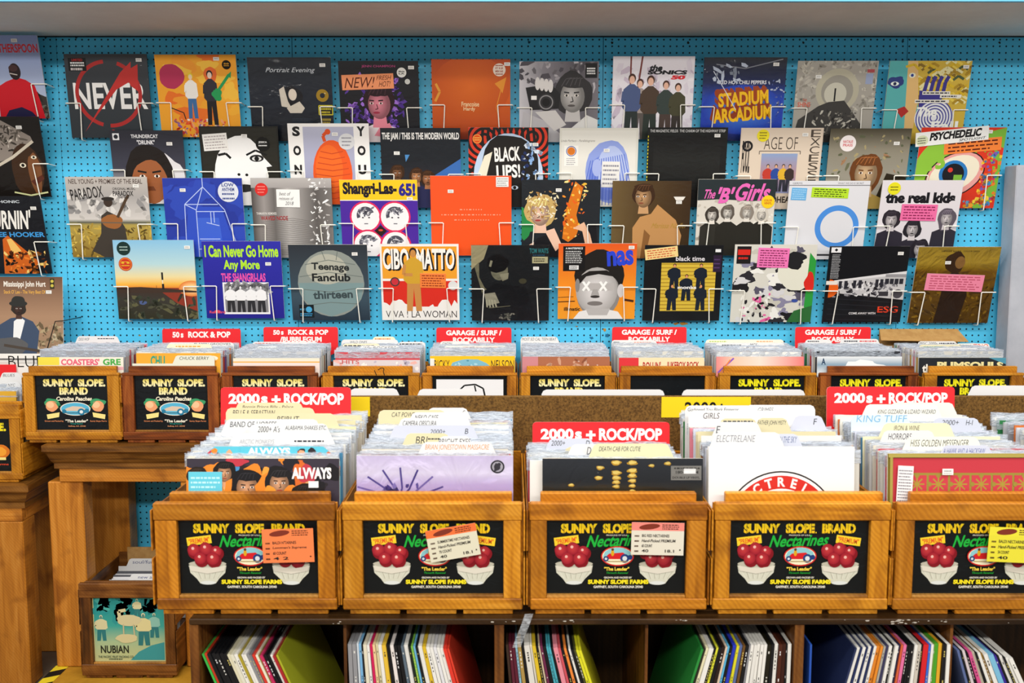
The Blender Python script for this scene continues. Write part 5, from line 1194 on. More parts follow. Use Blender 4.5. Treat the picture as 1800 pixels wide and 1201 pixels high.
def divider(px0, px1, py, Y, col, texts, label, group, lean=R(-4), xc=None, cat='divider card', name='divider_card', ink='#2a2c38', xlim=None, zbot=None):
    """card standing in a crate, its tab spans px0..px1 with its top at py"""
    a, b = P(px0, py, Y), P(px1, py, Y)
    zb_ = (TABLE+.016) if zbot is None else zbot
    h = (a.z-zb_)/math.cos(lean); tw_ = b.x-a.x; tc = (a.x+b.x)/2
    if xlim: tc = min(max(tc, xlim[0]+tw_/2), xlim[1]-tw_/2)
    yb0 = Y+h*math.sin(lean)                       # foot of the card
    w = max(.306, tw_); xc = tc if xc is None else xc
    xc = min(max(xc, tc+tw_/2-w/2), tc-tw_/2+w/2)
    if xlim: xc = min(max(xc, xlim[0]+w/2), xlim[1]-w/2)
    prof = tab_poly(w, h, tw_, tc-xc)
    mb = MB(); t = .0004; c = lin(col); n = len(prof)
    mb.poly([(x, -t, z) for x, z in prof], c); mb.poly([(x, t, z) for x, z in prof][::-1], c)
    for i in range(n):
        p, q = prof[i], prof[(i+1) % n]; mb.poly([(p[0], -t, p[1]), (p[0], t, p[1]), (q[0], t, q[1]), (q[0], -t, q[1])], c)
    A = Art('#ffffff', tw_/.045, int(px0)); A.F = []
    for tx in texts:
        s, u0, v0, u1, v1 = tx[:5]; ic = tx[5] if len(tx) > 5 else ink
        if s is None: A.lines(u0, v0, u1, v1, 1, ic, .5)
        else: A.text(s, u0, v0, u1, v1, ic, -.004 if name == 'divider_card' else .05, .15 if name == 'divider_card' else 0)
    A.onto(mb, Vector((tc-xc-tw_/2, -t-6e-5, h)), Vector((tw_, 0, 0)), Vector((0, 0, -.045)), Vector((0, -1, 0)))
    o = mb.build(name, PAPER if name == 'divider_card' else PRINT, None, (xc, yb0, zb_), (-lean, 0, 0))
    # lean < 0: the top of the card leans away from the viewer
    o.rotation_euler = (lean, 0, 0)
    return tag(o, label, cat, group)

def stack(k, xc, y0, y1, n, label, group, ztop_jit=.004, lean=R(-6), colour=.3, skip=(), xr=.006, first_hidden=0, bagp=.8, h0=.300, h1=.314, cards=()):
    """records packed one behind the other in a crate"""
    kz = TABLE+.0125; prev = 0
    for i in range(n):
        y = y0+(y1-y0)*i/max(1, n-1)
        col = rg.choice(PALC) if rg.random() < colour else rg.choice(PAL)
        th = rg.choice([.004, .005, .006])
        x = xc+rg.uniform(-xr, xr)
        for yc_ in cards:                     # leave room for the cards between the records
            if abs(y-yc_) < .0064: y = yc_+.0064*(1 if y > yc_ else -1)
        if y-prev < .0095: continue
        prev = y; hg = h0+(h1-h0)*i/max(1, n-1)
        o = link('record_sleeve', rec_mesh(col, th, hg), None, (x, y, kz+rg.uniform(0, ztop_jit)), (lean, 0, 0))
        tag(o, label, 'record sleeve', group)
        if rg.random() < bagp: link('clear_bag', rg.choice(BAGS), o, (0, 0, round(hg/.002)*.002-.314))

FRONTX = [(P(f[0], 1000, 2.02).x, P(f[1], 1000, 2.02).x) for f in FRONT]
FX = lambda p, y=2.02: P(p, 1000, y).x
# -------- fronts of the five front crates
def d_crowd():
    A = Art('#3a3440', 1, 61)
    for q in range(60): A.blob(A.r.uniform(0, 1), A.r.uniform(0, .6), A.r.uniform(.03, .07), A.r.uniform(.03, .07), A.r.choice(['#e8882c', '#f0a040', '#d86a2a', '#1c1a1e', '#2a2428', '#c03a4a', '#4a90c8', '#e8b070', '#232028']), .25)
    for u, v, r_, h, tp in ((.25, .10, .055, '#1a1818', '#e08a2c'), (.40, .20, .085, '#17161a', '#3a6ab0'), (.61, .17, .075, '#1c1a1c', '#23283a'), (.77, .26, .06, '#1c1816', '#c03a4a'), (.07, .13, .05, '#2a2018', '#4a5a8a')):
        A.blob(u-.06, v+.02, .09, .10, '#e8882c', .2); A.face(u, v, r_, '#d8a078', h, None, '#1c1412', 1.35, '#a04838'); A.blob(u, v+.22, .12, .08, tp, .15)
    A.blob(.55, .27, .05, .08, '#f09a34', .15); A.blob(.68, .33, .06, .04, '#e8943a', .15)
    A.text('ALVVAYS', .69, .06, .95, .14, '#f6f4f2', .05); A.rect(.80, .155, .865, .20, '#f4f4f4'); return A
def d_splash():
    A = Art('#c9b8e4', 1, 62); A.grad([(0, '#d8ccec'), (.12, '#e4dcf2'), (.2, '#c4b2e0'), (1, '#b4a0d8')])
    for q in range(16):
        a = R(q*22); A.line([(.28+.04*math.cos(a), .30+.03*math.sin(a)), (.28+.12*math.cos(a+.2), .30+.08*math.sin(a+.2)), (.28+.30*math.cos(a+.1), .30+.22*math.sin(a+.1))], .012, A.r.choice(['#5a4a98', '#4a3a8a', '#7a68b0']))
    A.specks(30, .18, .2, .42, .36, ['#4a3a8a', '#8a7ac0', '#5c4c9c'], .02); A.ell(.9, .075, .045, None, '#2a2830'); A.ell(.9, .075, .035, None, '#b8b4c0'); A.blob(.895, .08, .02, .025, '#3a3640', .3); A.ell(.91, .06, .012, None, '#3a3640'); return A
def d_lights():
    A = Art('#20232a', 1, 63); A.grad([(0, '#2a2e36'), (.16, '#1c2026'), (.26, '#3a3424'), (1, '#2c2618')]); A.glow(.45, .32, .5, .14, '#4c4228', '#2c281e')
    for u, v, k in ((.46, .015, 1), (.56, .015, 1), (.36, .05, .8), (.68, .035, .6), (.78, .02, .7), (.35, .12, .8), (.46, .085, 1), (.56, .07, 1), (.46, .12, .9), (.56, .105, .9), (.46, .15, .8), (.56, .14, .8), (.46, .18, .7), (.56, .175, .7), (.18, .17, .6), (.56, .21, .6)):
        A.blob(u, v+.015, .032*k, .018*k, '#c89a2c', .2); A.blob(u, v+.012, .024*k, .012*k, '#f0d878', .2)
    A.rect(.80, .05, .99, .15, '#8a8884'); A.text('180-GRAM', .83, .085, .97, .105, '#3a3836', .03); A.text('DOUBLE LP VINYL', .81, .125, .98, .14, '#3a3836', .03); A.lines(.82, .06, .98, .075, 1, '#3a3836', .7); A.rect(.88, .07, .955, .105, '#f0f0f0'); return A
def d_badge():
    A = Art('#eeeef0', 1, 64); A.ring(.5, .56, .395, .405, '#1c1c20', 0, 360, 60); A.ring(.5, .56, .29, .375, '#d02a20', 0, 360, 60); A.ring(.5, .56, .262, .268, '#8a94c8', 0, 360, 60); A.arctext('ELECTRELANE', .5, .56, .333, 165, 15, .062, '#f4f2f0', .035)
    A.line([(.47, .37), (.47, .34), (.49, .335), (.51, .345), (.55, .35)], .006, '#2a2a30'); A.line([(.3, .44), (.36, .38), (.42, .4), (.5, .36), (.6, .40), (.68, .38), (.74, .44)], .008, '#6a6a70'); return A
def d_tiles():
    A = Art('#8a7c34', 1, 65); A.rect(.02, .03, .98, .98, '#c43a46'); A.rect(.12, .13, .98, .98, '#9a8a38')
    for j in range(6):
        for i in range(6):
            u, v = .13+i*.145, .14+j*.135; A.rect(u+.005, v+.005, u+.135, v+.125, '#c8404a')
            for a in range(0, 180, 45): c, s_ = math.cos(R(a))*.05, math.sin(R(a))*.05; A.line([(u+.07-c, v+.065-s_), (u+.07+c, v+.065+s_)], .009, '#a89438')
            A.ell(u+.01, v+.065, .016, None, '#9a8a38', 8); A.ell(u+.07, v+.008, .016, None, '#9a8a38', 8)
    A.line([(.02, .02), (.02, .98)], .02, '#a89a4a'); A.line([(0, .012), (1, .012)], .025, '#b0a050'); return A
kz = TABLE+.0125
def front(fn, px0, px1, py, Y, label, lean, stickers=(), gloss=True, film=False, w=None, x=None, th=.005, lim=None):
    a, b = P(px0, py, Y), P(px1, py, Y); h = (a.z-kz)/math.cos(lean); wd = w or (b.x-a.x)
    if lim: x = min(max((a.x+b.x)/2, lim[0]+wd/2-.0009), lim[1]-wd/2+.0009)
    return sleeve(fn(), wd, h, ((a.x+b.x)/2 if x is None else x, Y+h*math.sin(-lean)*-1, kz), (lean, 0, 0), label, None, stickers, glossy=gloss, film=film, th=th)
def front2(*a, **k):
    o = front(*a, **k); return o
# lean < 0 leans away: the foot is nearer than the top by h*sin(lean)
front2(d_crowd, 341, 609, 806, 2.085, 'sleeve crowded with orange and black figures in the leftmost front crate', R(-5), lim=FRONTX[0], stickers=[('c', .015, .09, .235, .42, 0, note('#62c8e0', 9, '#b8ecf4', .8))])
front2(d_splash, 627, 902, 801, 2.085, 'pale purple sleeve with dark splash strokes in the second front crate', R(-5), lim=FRONTX[1], film=True)
front2(d_lights, 954, 1236, 806, 2.09, 'dark sleeve with blurred yellow lights in the middle front crate', R(-5), lim=FRONTX[2], film=True)
front2(d_badge, 1232, 1488, 786, 2.10, 'white sleeve with a round red badge in the fourth front crate', R(-5), lim=FRONTX[3], gloss=False)
front2(d_tiles, 1541, 1800, 797, 2.085, 'red sleeve with a golden flower grid in the right front crate', R(-5), lim=FRONTX[4], stickers=[('c', .05, .08, .155, .36, R(3), note('#ecebee', 12, '#7a7a84', .38)), ('p', .40, .12)])
CR, WH, LV = '#e2d8b0', '#e6e6e6', '#d2d6e6'
FD = [
 [(407, 585, 762, 2.18, WH, [('ARCTIC MONKEYS', .08, .3, .42, .5, '#a8aab4'), (None, .62, .3, .95, .45)], 'white card with faint writing nearest the front of'),
  (440, 577, 745, 2.225, WH, [("2000+ A's", .10, .12, .38, .42), ('ALABAMA SHAKES ETC.', .45, .10, .98, .30)], "white card marked 2000+ A's in"),
  (395, 560, 737, 2.265, WH, [('BAND OF HORSES', .06, .12, .55, .40)], 'white card, third from the front of'),
  (400, 590, 727, 2.335, CR, [('BEIRUT', .46, .15, .66, .45), (None, .3, .5, .66, .62)], 'cream card, fourth from the front of'),
  (397, 553, 717, 2.385, CR, [('BELLE & SEBASTIAN', .08, .12, .55, .42)], 'wide cream card in front of the topmost cream card of'),
  (415, 532, 708, 2.425, CR, [('Bonnie Prince Billy - Palace', .10, .14, .86, .36)], 'cream card standing highest before the red sign of')],
 [(740, 867, 777, 2.115, WH, [('BRIAN JONESTOWN MASSACRE', .06, .12, .94, .44, '#e08a3a')], 'white card with orange handwriting in'),
  (770, 828, 767, 2.155, WH, [('BRIGHT EYES', .02, .12, .98, .4)], 'small white card right behind the orange-lettered one in'),
  (712, 790, 762, 2.195, CR, [('BRI', .25, .15, .5, .5), (None, .52, .2, .9, .34)], 'cream card left of centre in'),
  (690, 835, 748, 2.245, LV, [('2000+', .46, .2, .64, .42), ('B', .88, .16, .92, .42)], 'pale blue card marked 2000+ B in'),
  (702, 823, 735, 2.29, WH, [('CAMERA OBSCURA', .05, .14, .54, .4)], 'white card low among the white tabs in'),
  (722, 822, 725, 2.335, WH, [('NEKO CASE', .08, .14, .48, .42)], 'white card just before the two rearmost tabs in'),
  (665, 783, 721, 2.385, CR, [('CAT POWER', .20, .12, .58, .36)], 'cream card at the left rear of'),
  (752, 823, 717, 2.43, WH, [('C', .86, .14, .92, .4)], 'white card rising highest at the rear of')],
 [(1041, 1178, 780, 2.13, '#dedbb4', [('DEATH CAB FOR CUTIE', .09, .14, .62, .36)], 'wide greenish cream card nearest the front of'),
  (1002, 1060, 781, 2.165, WH, [('D', .52, .14, .64, .5)], 'small white card left of the greenish one in'),
  (992, 1035, 786, 2.2, CR, [('DE', .4, .2, .7, .5)], 'low cream card left in'),
  (963, 1043, 771, 2.245, LV, [('2000+', .08, .1, .38, .36), ('D', .84, .1, .92, .4)], 'pale lavender card marked 2000+ D in')],
 [(1254, 1372, 760, 2.125, WH, [('ELECTRELANE', .05, .14, .62, .46, '#8a8c98')], 'wide white card nearest the front of'),
  (1330, 1405, 763, 2.15, LV, [('EXPLOSIONS IN THE SKY', .02, .12, .94, .42, '#5a6a9a')], 'pale blue card with blue writing in'),
  (1258, 1335, 742, 2.2, WH, [('E', .02, .2, .1, .55)], 'white card marked with a single E in'),
  (1330, 1385, 735, 2.24, CR, [('FATHER JOHN MISTY', .04, .12, .94, .4)], 'cream card right of centre in'),
  (1265, 1330, 736, 2.265, CR, [(None, .1, .08, .9, .2)], 'cream card half hidden in the middle of'),
  (1395, 1447, 731, 2.295, LV, [('F', .68, .15, .78, .45)], 'lavender card marked F at the right of'),
  (1210, 1412, 722, 2.365, WH, [('GIRLS', .13, .12, .27, .42)], 'long white card before the rearmost two of'),
  (1197, 1318, 713, 2.41, WH, [('Godspeed You Black Emperor', .04, .12, .78, .36)], 'white card at the left rear of'),
  (1310, 1433, 712, 2.445, WH, [('GRIMES', .18, .14, .40, .42, '#7a7c88')], 'white card at the right rear of')],
 [(1655, 1742, 783, 2.11, LV, [('A HAWK AND A HACKSAW', .04, .14, .88, .40, '#4a5aa0')], 'pale blue card nearest the front of'),
  (1592, 1721, 768, 2.15, '#f2f0e0', [('HISS GOLDEN MESSENGER', .07, .14, .86, .46)], 'cream card with bold black writing in'),
  (1551, 1642, 757, 2.2, WH, [('HORRORS', .12, .14, .56, .44)], 'white card at the left of'),
  (1551, 1672, 744, 2.245, '#ece6c0', [('IRON & WINE', .17, .12, .54, .36)], 'yellowish cream card in'),
  (1640, 1721, 735, 2.3, LV, [('2000+', .2, .1, .56, .36), ('H-I', .72, .1, .86, .36)], 'lavender card marked 2000+ H-I in'),
  (1480, 1582, 730, 2.325, '#d8e6f0', [('KING TUFF', .1, .0, .96, .36, '#7ab4dc')], 'pale sheet with big light blue letters in'),
  (1520, 1650, 711, 2.405, '#f0eee4', [('KING GIZZARD & LIZARD WIZARD', .18, .28, .96, .5)], 'white card with black writing before the red sign of'),
  (1565, 1677, 708, 2.44, '#eceade', [(None, .1, .1, .3, .2), (None, .6, .1, .7, .2)], 'wide blank-looking card at the rear of')]]
# -------- records behind them
NM = ['leftmost front crate', 'second front crate from the left', 'middle front crate', 'fourth front crate from the left', 'right front crate']
XC = [(341+609)/2, (627+902)/2, 1066, 1360, 1672]
SP_ = [(2.105, 2.50, 31, .12), (2.105, 2.50, 31, .22), (2.11, 2.33, 18, .2), (2.12, 2.50, 30, .3), (2.105, 2.50, 31, .45)]
for i in range(5):
    xc = P(XC[i], 800, 2.09).x; hw_ = (FRONTX[i][1]-FRONTX[i][0])/2+(.003 if i < 3 else .0012)-.163; cm_ = sum(FRONTX[i])/2; xc = min(max(xc, cm_-hw_), cm_+hw_)
    y0, y1, n, colr = SP_[i]
    ft = .0282
    stack(None, xc, y0-ft, y1-ft, n, 'record packed upright behind the front sleeve of the '+NM[i], 'records packed in the '+NM[i], lean=R(-5), colour=colr, bagp=(.9, .75, .9, .55, .6)[i], h0=(.300, .300, .288, .306, .300)[i], h1=(.316, .314, .274, .316, .316)[i], cards=[c[3]-(P(900, c[2], c[3]).z-TABLE-.016)*math.tan(R(5)) for c in FD[i]]+([2.0772, 2.4485], [], [2.3067], [], [2.4485])[i])
stack(None, P(1899, 1000, 2.02).x+.178, 2.08, 2.46, 18, 'bagged record in the crate past the right edge of the picture', 'records packed in the crate past the right edge', lean=R(-5), colour=.5)
# -------- upright header card behind the first sleeve
A = Art('#5cc4dc', .314/.07, 66)
for u0 in (0.0, .70):
    for q in range(34): A.blob(u0+A.r.uniform(.0, .3), A.r.uniform(.1, .8), .022, .09, A.r.choice(['#e8882c', '#1c1a1e', '#d86a2a', '#f0a040', '#c03a4a', '#2a2428', '#e0a880']), .25)
A.rect(.30, 0, .70, 1, '#5cc4dc'); A.text('ALVVAYS', .35, .03, .65, .25, '#f6f6f4', .05); A.text('DEBUT ALBUM - OUT NOW', .33, .285, .66, .36, '#d8f0f4', .03, .2)
a, b = P(348, 784, 2.105), P(598, 784, 2.105); w_ = b.x-a.x; h_ = a.z-kz
mb = MB(); t = .0006
pr = [(-w_/2, 0), (w_/2, 0), (w_/2, h_-.032), (w_/2-.035, h_), (-w_/2+.035, h_), (-w_/2, h_-.032)]
mb.poly([(x, t, z) for x, z in pr][::-1], lin('#e8e4dc')); mb.poly([(x, -t, z) for x, z in pr], lin('#5cc4dc'))
m2 = MB(); A.onto(m2, Vector((-w_/2, -t-6e-5, h_)), Vector((w_, 0, 0)), Vector((0, 0, -.07)), Vector((0, -1, 0)), 2e-5)
for f, c in zip(m2.f, m2.c):           # keep the print inside the slanted corners
    p = [m2.v[i] for i in f]
    if all(z <= h_-.032 or abs(x) <= w_/2-.035*(z-(h_-.032))/.032-.001 for x, y, z in p): mb.poly(p, c)
    else: mb.poly([((max(-1, min(1, x/max(1e-5, abs(x))))*min(abs(x), max(0, w_/2-.035*max(0, (z-(h_-.032))/.032))), y, z)) for x, y, z in p], c)
o = mb.build('header_card', PRINT, None, (( a.x+b.x)/2, 2.105-h_*math.sin(R(5)), kz), (R(-5), 0, 0)); tag(o, 'turquoise header card with slanted corners behind the crowded front sleeve', 'card')

# -------- divider cards of the front crates: px0, px1, top, Y, colour, texts
for i, L_ in enumerate(FD):
    for (p0, p1, py, Y, c, tx, lab) in L_:
        divider(p0, p1, py, Y, c, tx, lab+' the '+NM[i], 'divider cards in the front crates', lean=R(-5), xc=P(XC[i], 800, 2.09).x, xlim=(FRONTX[i][0]+.0015, FRONTX[i][1]-.0015))

# -------- red genre signs
RED = '#e8242c'
def sign(px0, px1, py, Y, texts, label, group, lean=R(-5), zbot=None, rows=1):
    a, b = P(px0, py, Y), P(px1, py, Y); zb_ = TABLE+.016 if zbot is None else zbot
    h = (a.z-zb_)/math.cos(lean); w_ = b.x-a.x
    A = Art(RED, w_/h, 3)
    for s, u0, v0, u1, v1 in texts: A.text(s, u0, v0*w_/h, u1, v1*w_/h, '#f8f4f2', .045)
    mb = MB(); t = .0008; r = .008
    pr = [(-w_/2+.03, 0), (w_/2-.03, 0), (w_/2-.03, h*.70), (w_/2, h*.74), (w_/2, h-r), (w_/2-r*.3, h-r*.3), (w_/2-r, h), (-w_/2+r, h), (-w_/2+r*.3, h-r*.3), (-w_/2, h-r), (-w_/2, h*.74), (-w_/2+.03, h*.70)]
    mb.poly([(x, -t, z) for x, z in pr], lin(RED)); mb.poly([(x, t, z) for x, z in pr][::-1], lin(RED))
    for i in range(len(pr)):
        p, q = pr[i], pr[(i+1) % len(pr)]; mb.poly([(p[0], -t, p[1]), (p[0], t, p[1]), (q[0], t, q[1]), (q[0], -t, q[1])], lin('#f0dcd4'))
    A.F = [f for f in A.F if f[2] > 1]
    A.onto(mb, Vector((-w_/2, -t-6e-5, h)), Vector((w_, 0, 0)), Vector((0, 0, -h)), Vector((0, -1, 0)))
    o = mb.build('genre_sign', PRINT, None, ((a.x+b.x)/2, Y+h*math.sin(lean), zb_), (lean, 0, 0)); tag(o, label, 'sign', group)
T2 = [('2000s', .06, .06, .36, .135), ('+', .395, .075, .46, .135), ('ROCK/POP', .48, .055, .945, .14)]
T2 = [('2000', .06, .048, .30, .128), ('s', .31, .068, .36, .128), ('+', .39, .062, .46, .128), ('ROCK/POP', .485, .045, .945, .135)]
sign(388, 617, 681, 2.482, T2, 'leftmost red 2000s + ROCK/POP sign at the rear of the front crate', 'red signs of the front crates')
sign(936, 1177, 742, 2.335, T2, 'lower red 2000s + ROCK/POP sign in the middle front crate', 'red signs of the front crates')
sign(1453, 1678, 680, 2.482, T2, 'right red 2000s + ROCK/POP sign at the rear of the front crate', 'red signs of the front crates')
G1 = [('GARAGE / SURF /', .13, .035, .87, .105), ('ROCKABILLY', .22, .13, .78, .20)]
sign(285, 423, 578, 4.075, [('50', .13, .04, .22, .115), ('s', .235, .058, .27, .115), ('ROCK & POP', .33, .035, .87, .115)], 'red 50s ROCK & POP sign of one line, leftmost in the back row', 'red signs of the back crates', R(-1), zbot=TABLE+.015)
sign(463, 594, 575, 4.075, [('50', .13, .04, .22, .105), ('s', .235, .055, .27, .105), ('ROCK & POP', .33, .035, .87, .105), ('/BUBBLEGUM', .22, .13, .78, .20)], 'red 50s ROCK & POP sign with a second line of writing', 'red signs of the back crates', R(-1), zbot=TABLE+.015)
sign(767, 899, 576, 4.075, G1, 'left one of the red GARAGE / SURF signs, behind a yellow sleeve', 'red signs of the back crates', R(-1), zbot=TABLE+.015)
sign(1076, 1207, 575, 4.075, G1, 'middle one of the three red GARAGE / SURF signs', 'red signs of the back crates', R(-1), zbot=TABLE+.015)
sign(1398, 1531, 575, 4.075, G1, 'right one of the red GARAGE / SURF signs, behind dark sleeves', 'red signs of the back crates', R(-1), zbot=TABLE+.015)

# -------- yellow cards fixed to the chipboard, white cards of the bins beyond it
def flat_card(name, px0, px1, py0, py1, Y, col, label, cat, texts=(), group=None):
    a, b, c = P(px0, py0, Y), P(px1, py0, Y), P(px0, py1, Y); A = Art(col, (b.x-a.x)/(a.z-c.z), 3)
    for s, u0, v0, u1, v1 in texts: A.text(s, u0, v0, u1, v1, '#15130e', .02)
    o = link(name, card_mesh(name, A, b.x-a.x, a.z-c.z, .0006, col, PAPER), None, ((a.x+b.x)/2, Y, c.z)); tag(o, label, cat, group)
flat_card('shelf_card', 596, 650, 698, 732, 2.5642, '#f4d41c', 'yellow card fixed to the chipboard behind the leftmost 2000s + ROCK/POP sign', 'card', (), 'yellow cards on the chipboard')
flat_card('shelf_card', 1163, 1320, 698, 734, 2.5642, '#f4d41c', 'yellow card on the chipboard marked 2000+ behind white cards', 'card', [('2000+', .26, .24, .72, .9)], 'yellow cards on the chipboard')
for px0_, px1_, py, lab in ((615, 700, 683, 'leftmost white card rising behind the chipboard'), (735, 834, 684, 'white card behind the chipboard before the white label card crate'),
                            (952, 1168, 685, 'long white card behind the chipboard, middle one of the longer two'), (1199, 1415, 685, 'long white card behind the chipboard above the yellow 2000+ card'),
                            (1706, 1900, 678, 'white card behind the chipboard at the right edge')):
    divider(px0_, px1_, py, 2.60, '#e6e6e8', [], lab, 'cards of the bins beyond the chipboard', lean=0.0, zbot=TABLE+.0005)

# -------- the back crates
BFY = 3.765
def d_b1():
    A = Art('#ece6d8', 1, 71); A.rect(.0, 0, .25, .1, '#e8d84a'); A.text("COASTERS'", .27, .02, .72, .10, '#e0607a', .04); A.text('GRE', .76, .02, .97, .10, '#4aa84a', .04); A.rect(0, .12, 1, .16, '#e8b0b8'); return A
def d_b2():
    A = Art('#eca834', 1, 72); A.text('CHU', .17, .03, .34, .15, '#3a9a7a', .04); A.ell(.9, .06, .07, .03, '#f4e8d0'); A.specks(20, .5, .02, .95, .2, ['#f0c060', '#e09020'], .02); return A
def d_b3():
    A = Art('#f0dcc0', 1, 73); A.grad([(0, '#f4e6c8'), (.05, '#f4d8d4'), (.2, '#f0e4d8'), (1, '#e8d8c8')]); A.rect(0, .04, 1, .055, '#e8b04a'); return A
def d_b4():
    A = Art('#d4ccd0', 1, 74); A.specks(30, 0, 0, 1, .2, ['#e8b0a8', '#f0e8e4', '#b8b0c0'], .02, 4); A.text('HITS', .1, .0, .3, .05, '#c05a5a', .02); return A
def d_b5():
    A = Art('#f0be1c', 1, 75); A.blob(.47, .16, .22, .13, '#7ab4c8', .12); A.specks(20, .3, .05, .62, .25, ['#4a8a9c', '#a8d0dc', '#d8e8ec'], .015, 4); A.rect(0, .03, .05, .25, '#e8e4dc'); A.text('RICKY', .05, .05, .23, .16, '#2a2420', .0); A.text('NELSON', .72, .05, .99, .16, '#2a2420', .0); return A
def d_b6():
    A = Art('#a8684a', 1, 76); A.rect(0, 0, .18, 1, '#c8848a'); A.specks(30, .2, .04, .9, .2, ['#c89a80', '#8a5038', '#d8b8a8'], .015, 4); return A
def d_b7():
    A = Art('#ecdcb4', 1, 77); A.rect(0, 0, .23, 1, '#d8343a'); A.text("ROLLIN'", .28, .05, .49, .16, '#b02a2a', .03); A.text('JUKEBOX ROCK', .56, .05, .94, .16, '#b02a2a', .03); return A
def d_b8():
    A = Art('#e8b8b0', 1, 78); A.hgrad([(0, '#e88a8a'), (.2, '#e8c8b0'), (.5, '#f0dcd0'), (1, '#e87a7a')]); A.line([(.02, .2), (.2, .02)], .02, '#8a5ac0'); A.line([(.05, .2), (.16, .04)], .015, '#e8863a'); return A
def d_b9():
    A = Art('#c8d4e0', 1, 79); A.grad([(0, '#e8ecf0'), (.1, '#8aa4b8'), (.2, '#dce4ea'), (1, '#c0ccd8')]); A.blob(.55, .12, .25, .07, '#f0f4f6', .3); A.text('A', .05, .02, .1, .1, '#1c3a5a', .03); return A
def d_b10():
    A = Art('#22262c', 1, 80); A.text('the', .04, .08, .19, .19, '#f0eee4', .04); A.text('PLIMSOULS', .21, .05, .97, .14, '#e8dca0', .05); A.poly([(.8, .0), (1, 0), (1, .08)], '#4a90a8'); return A
BFRONT = [(78, 228, 628, d_b1, 'cream sleeve with pink and green lettering in the left end back crate'), (257, 405, 621, d_b2, 'orange sleeve in the reddish second crate of the back row'),
          (418, 570, 630, d_b3, 'pale pink and cream sleeve in the third back row crate'), (586, 738, 633, d_b4, 'pale sleeve in the back row crate with pen strokes'),
          (756, 905, 626, d_b5, 'yellow sleeve with a blue picture in the back row'), (918, 1072, 627, d_b6, 'brown and pink sleeve in the back row'),
          (1087, 1237, 629, d_b7, 'red and cream sleeve with red lettering in the back row'), (1254, 1408, 627, d_b8, 'pink orange sleeve in the back row'),
          (1436, 1585, 627, d_b9, 'silvery blue sleeve in the back row'), (1601, 1754, 629, d_b10, 'dark sleeve with cream lettering at the right end of the back row')]
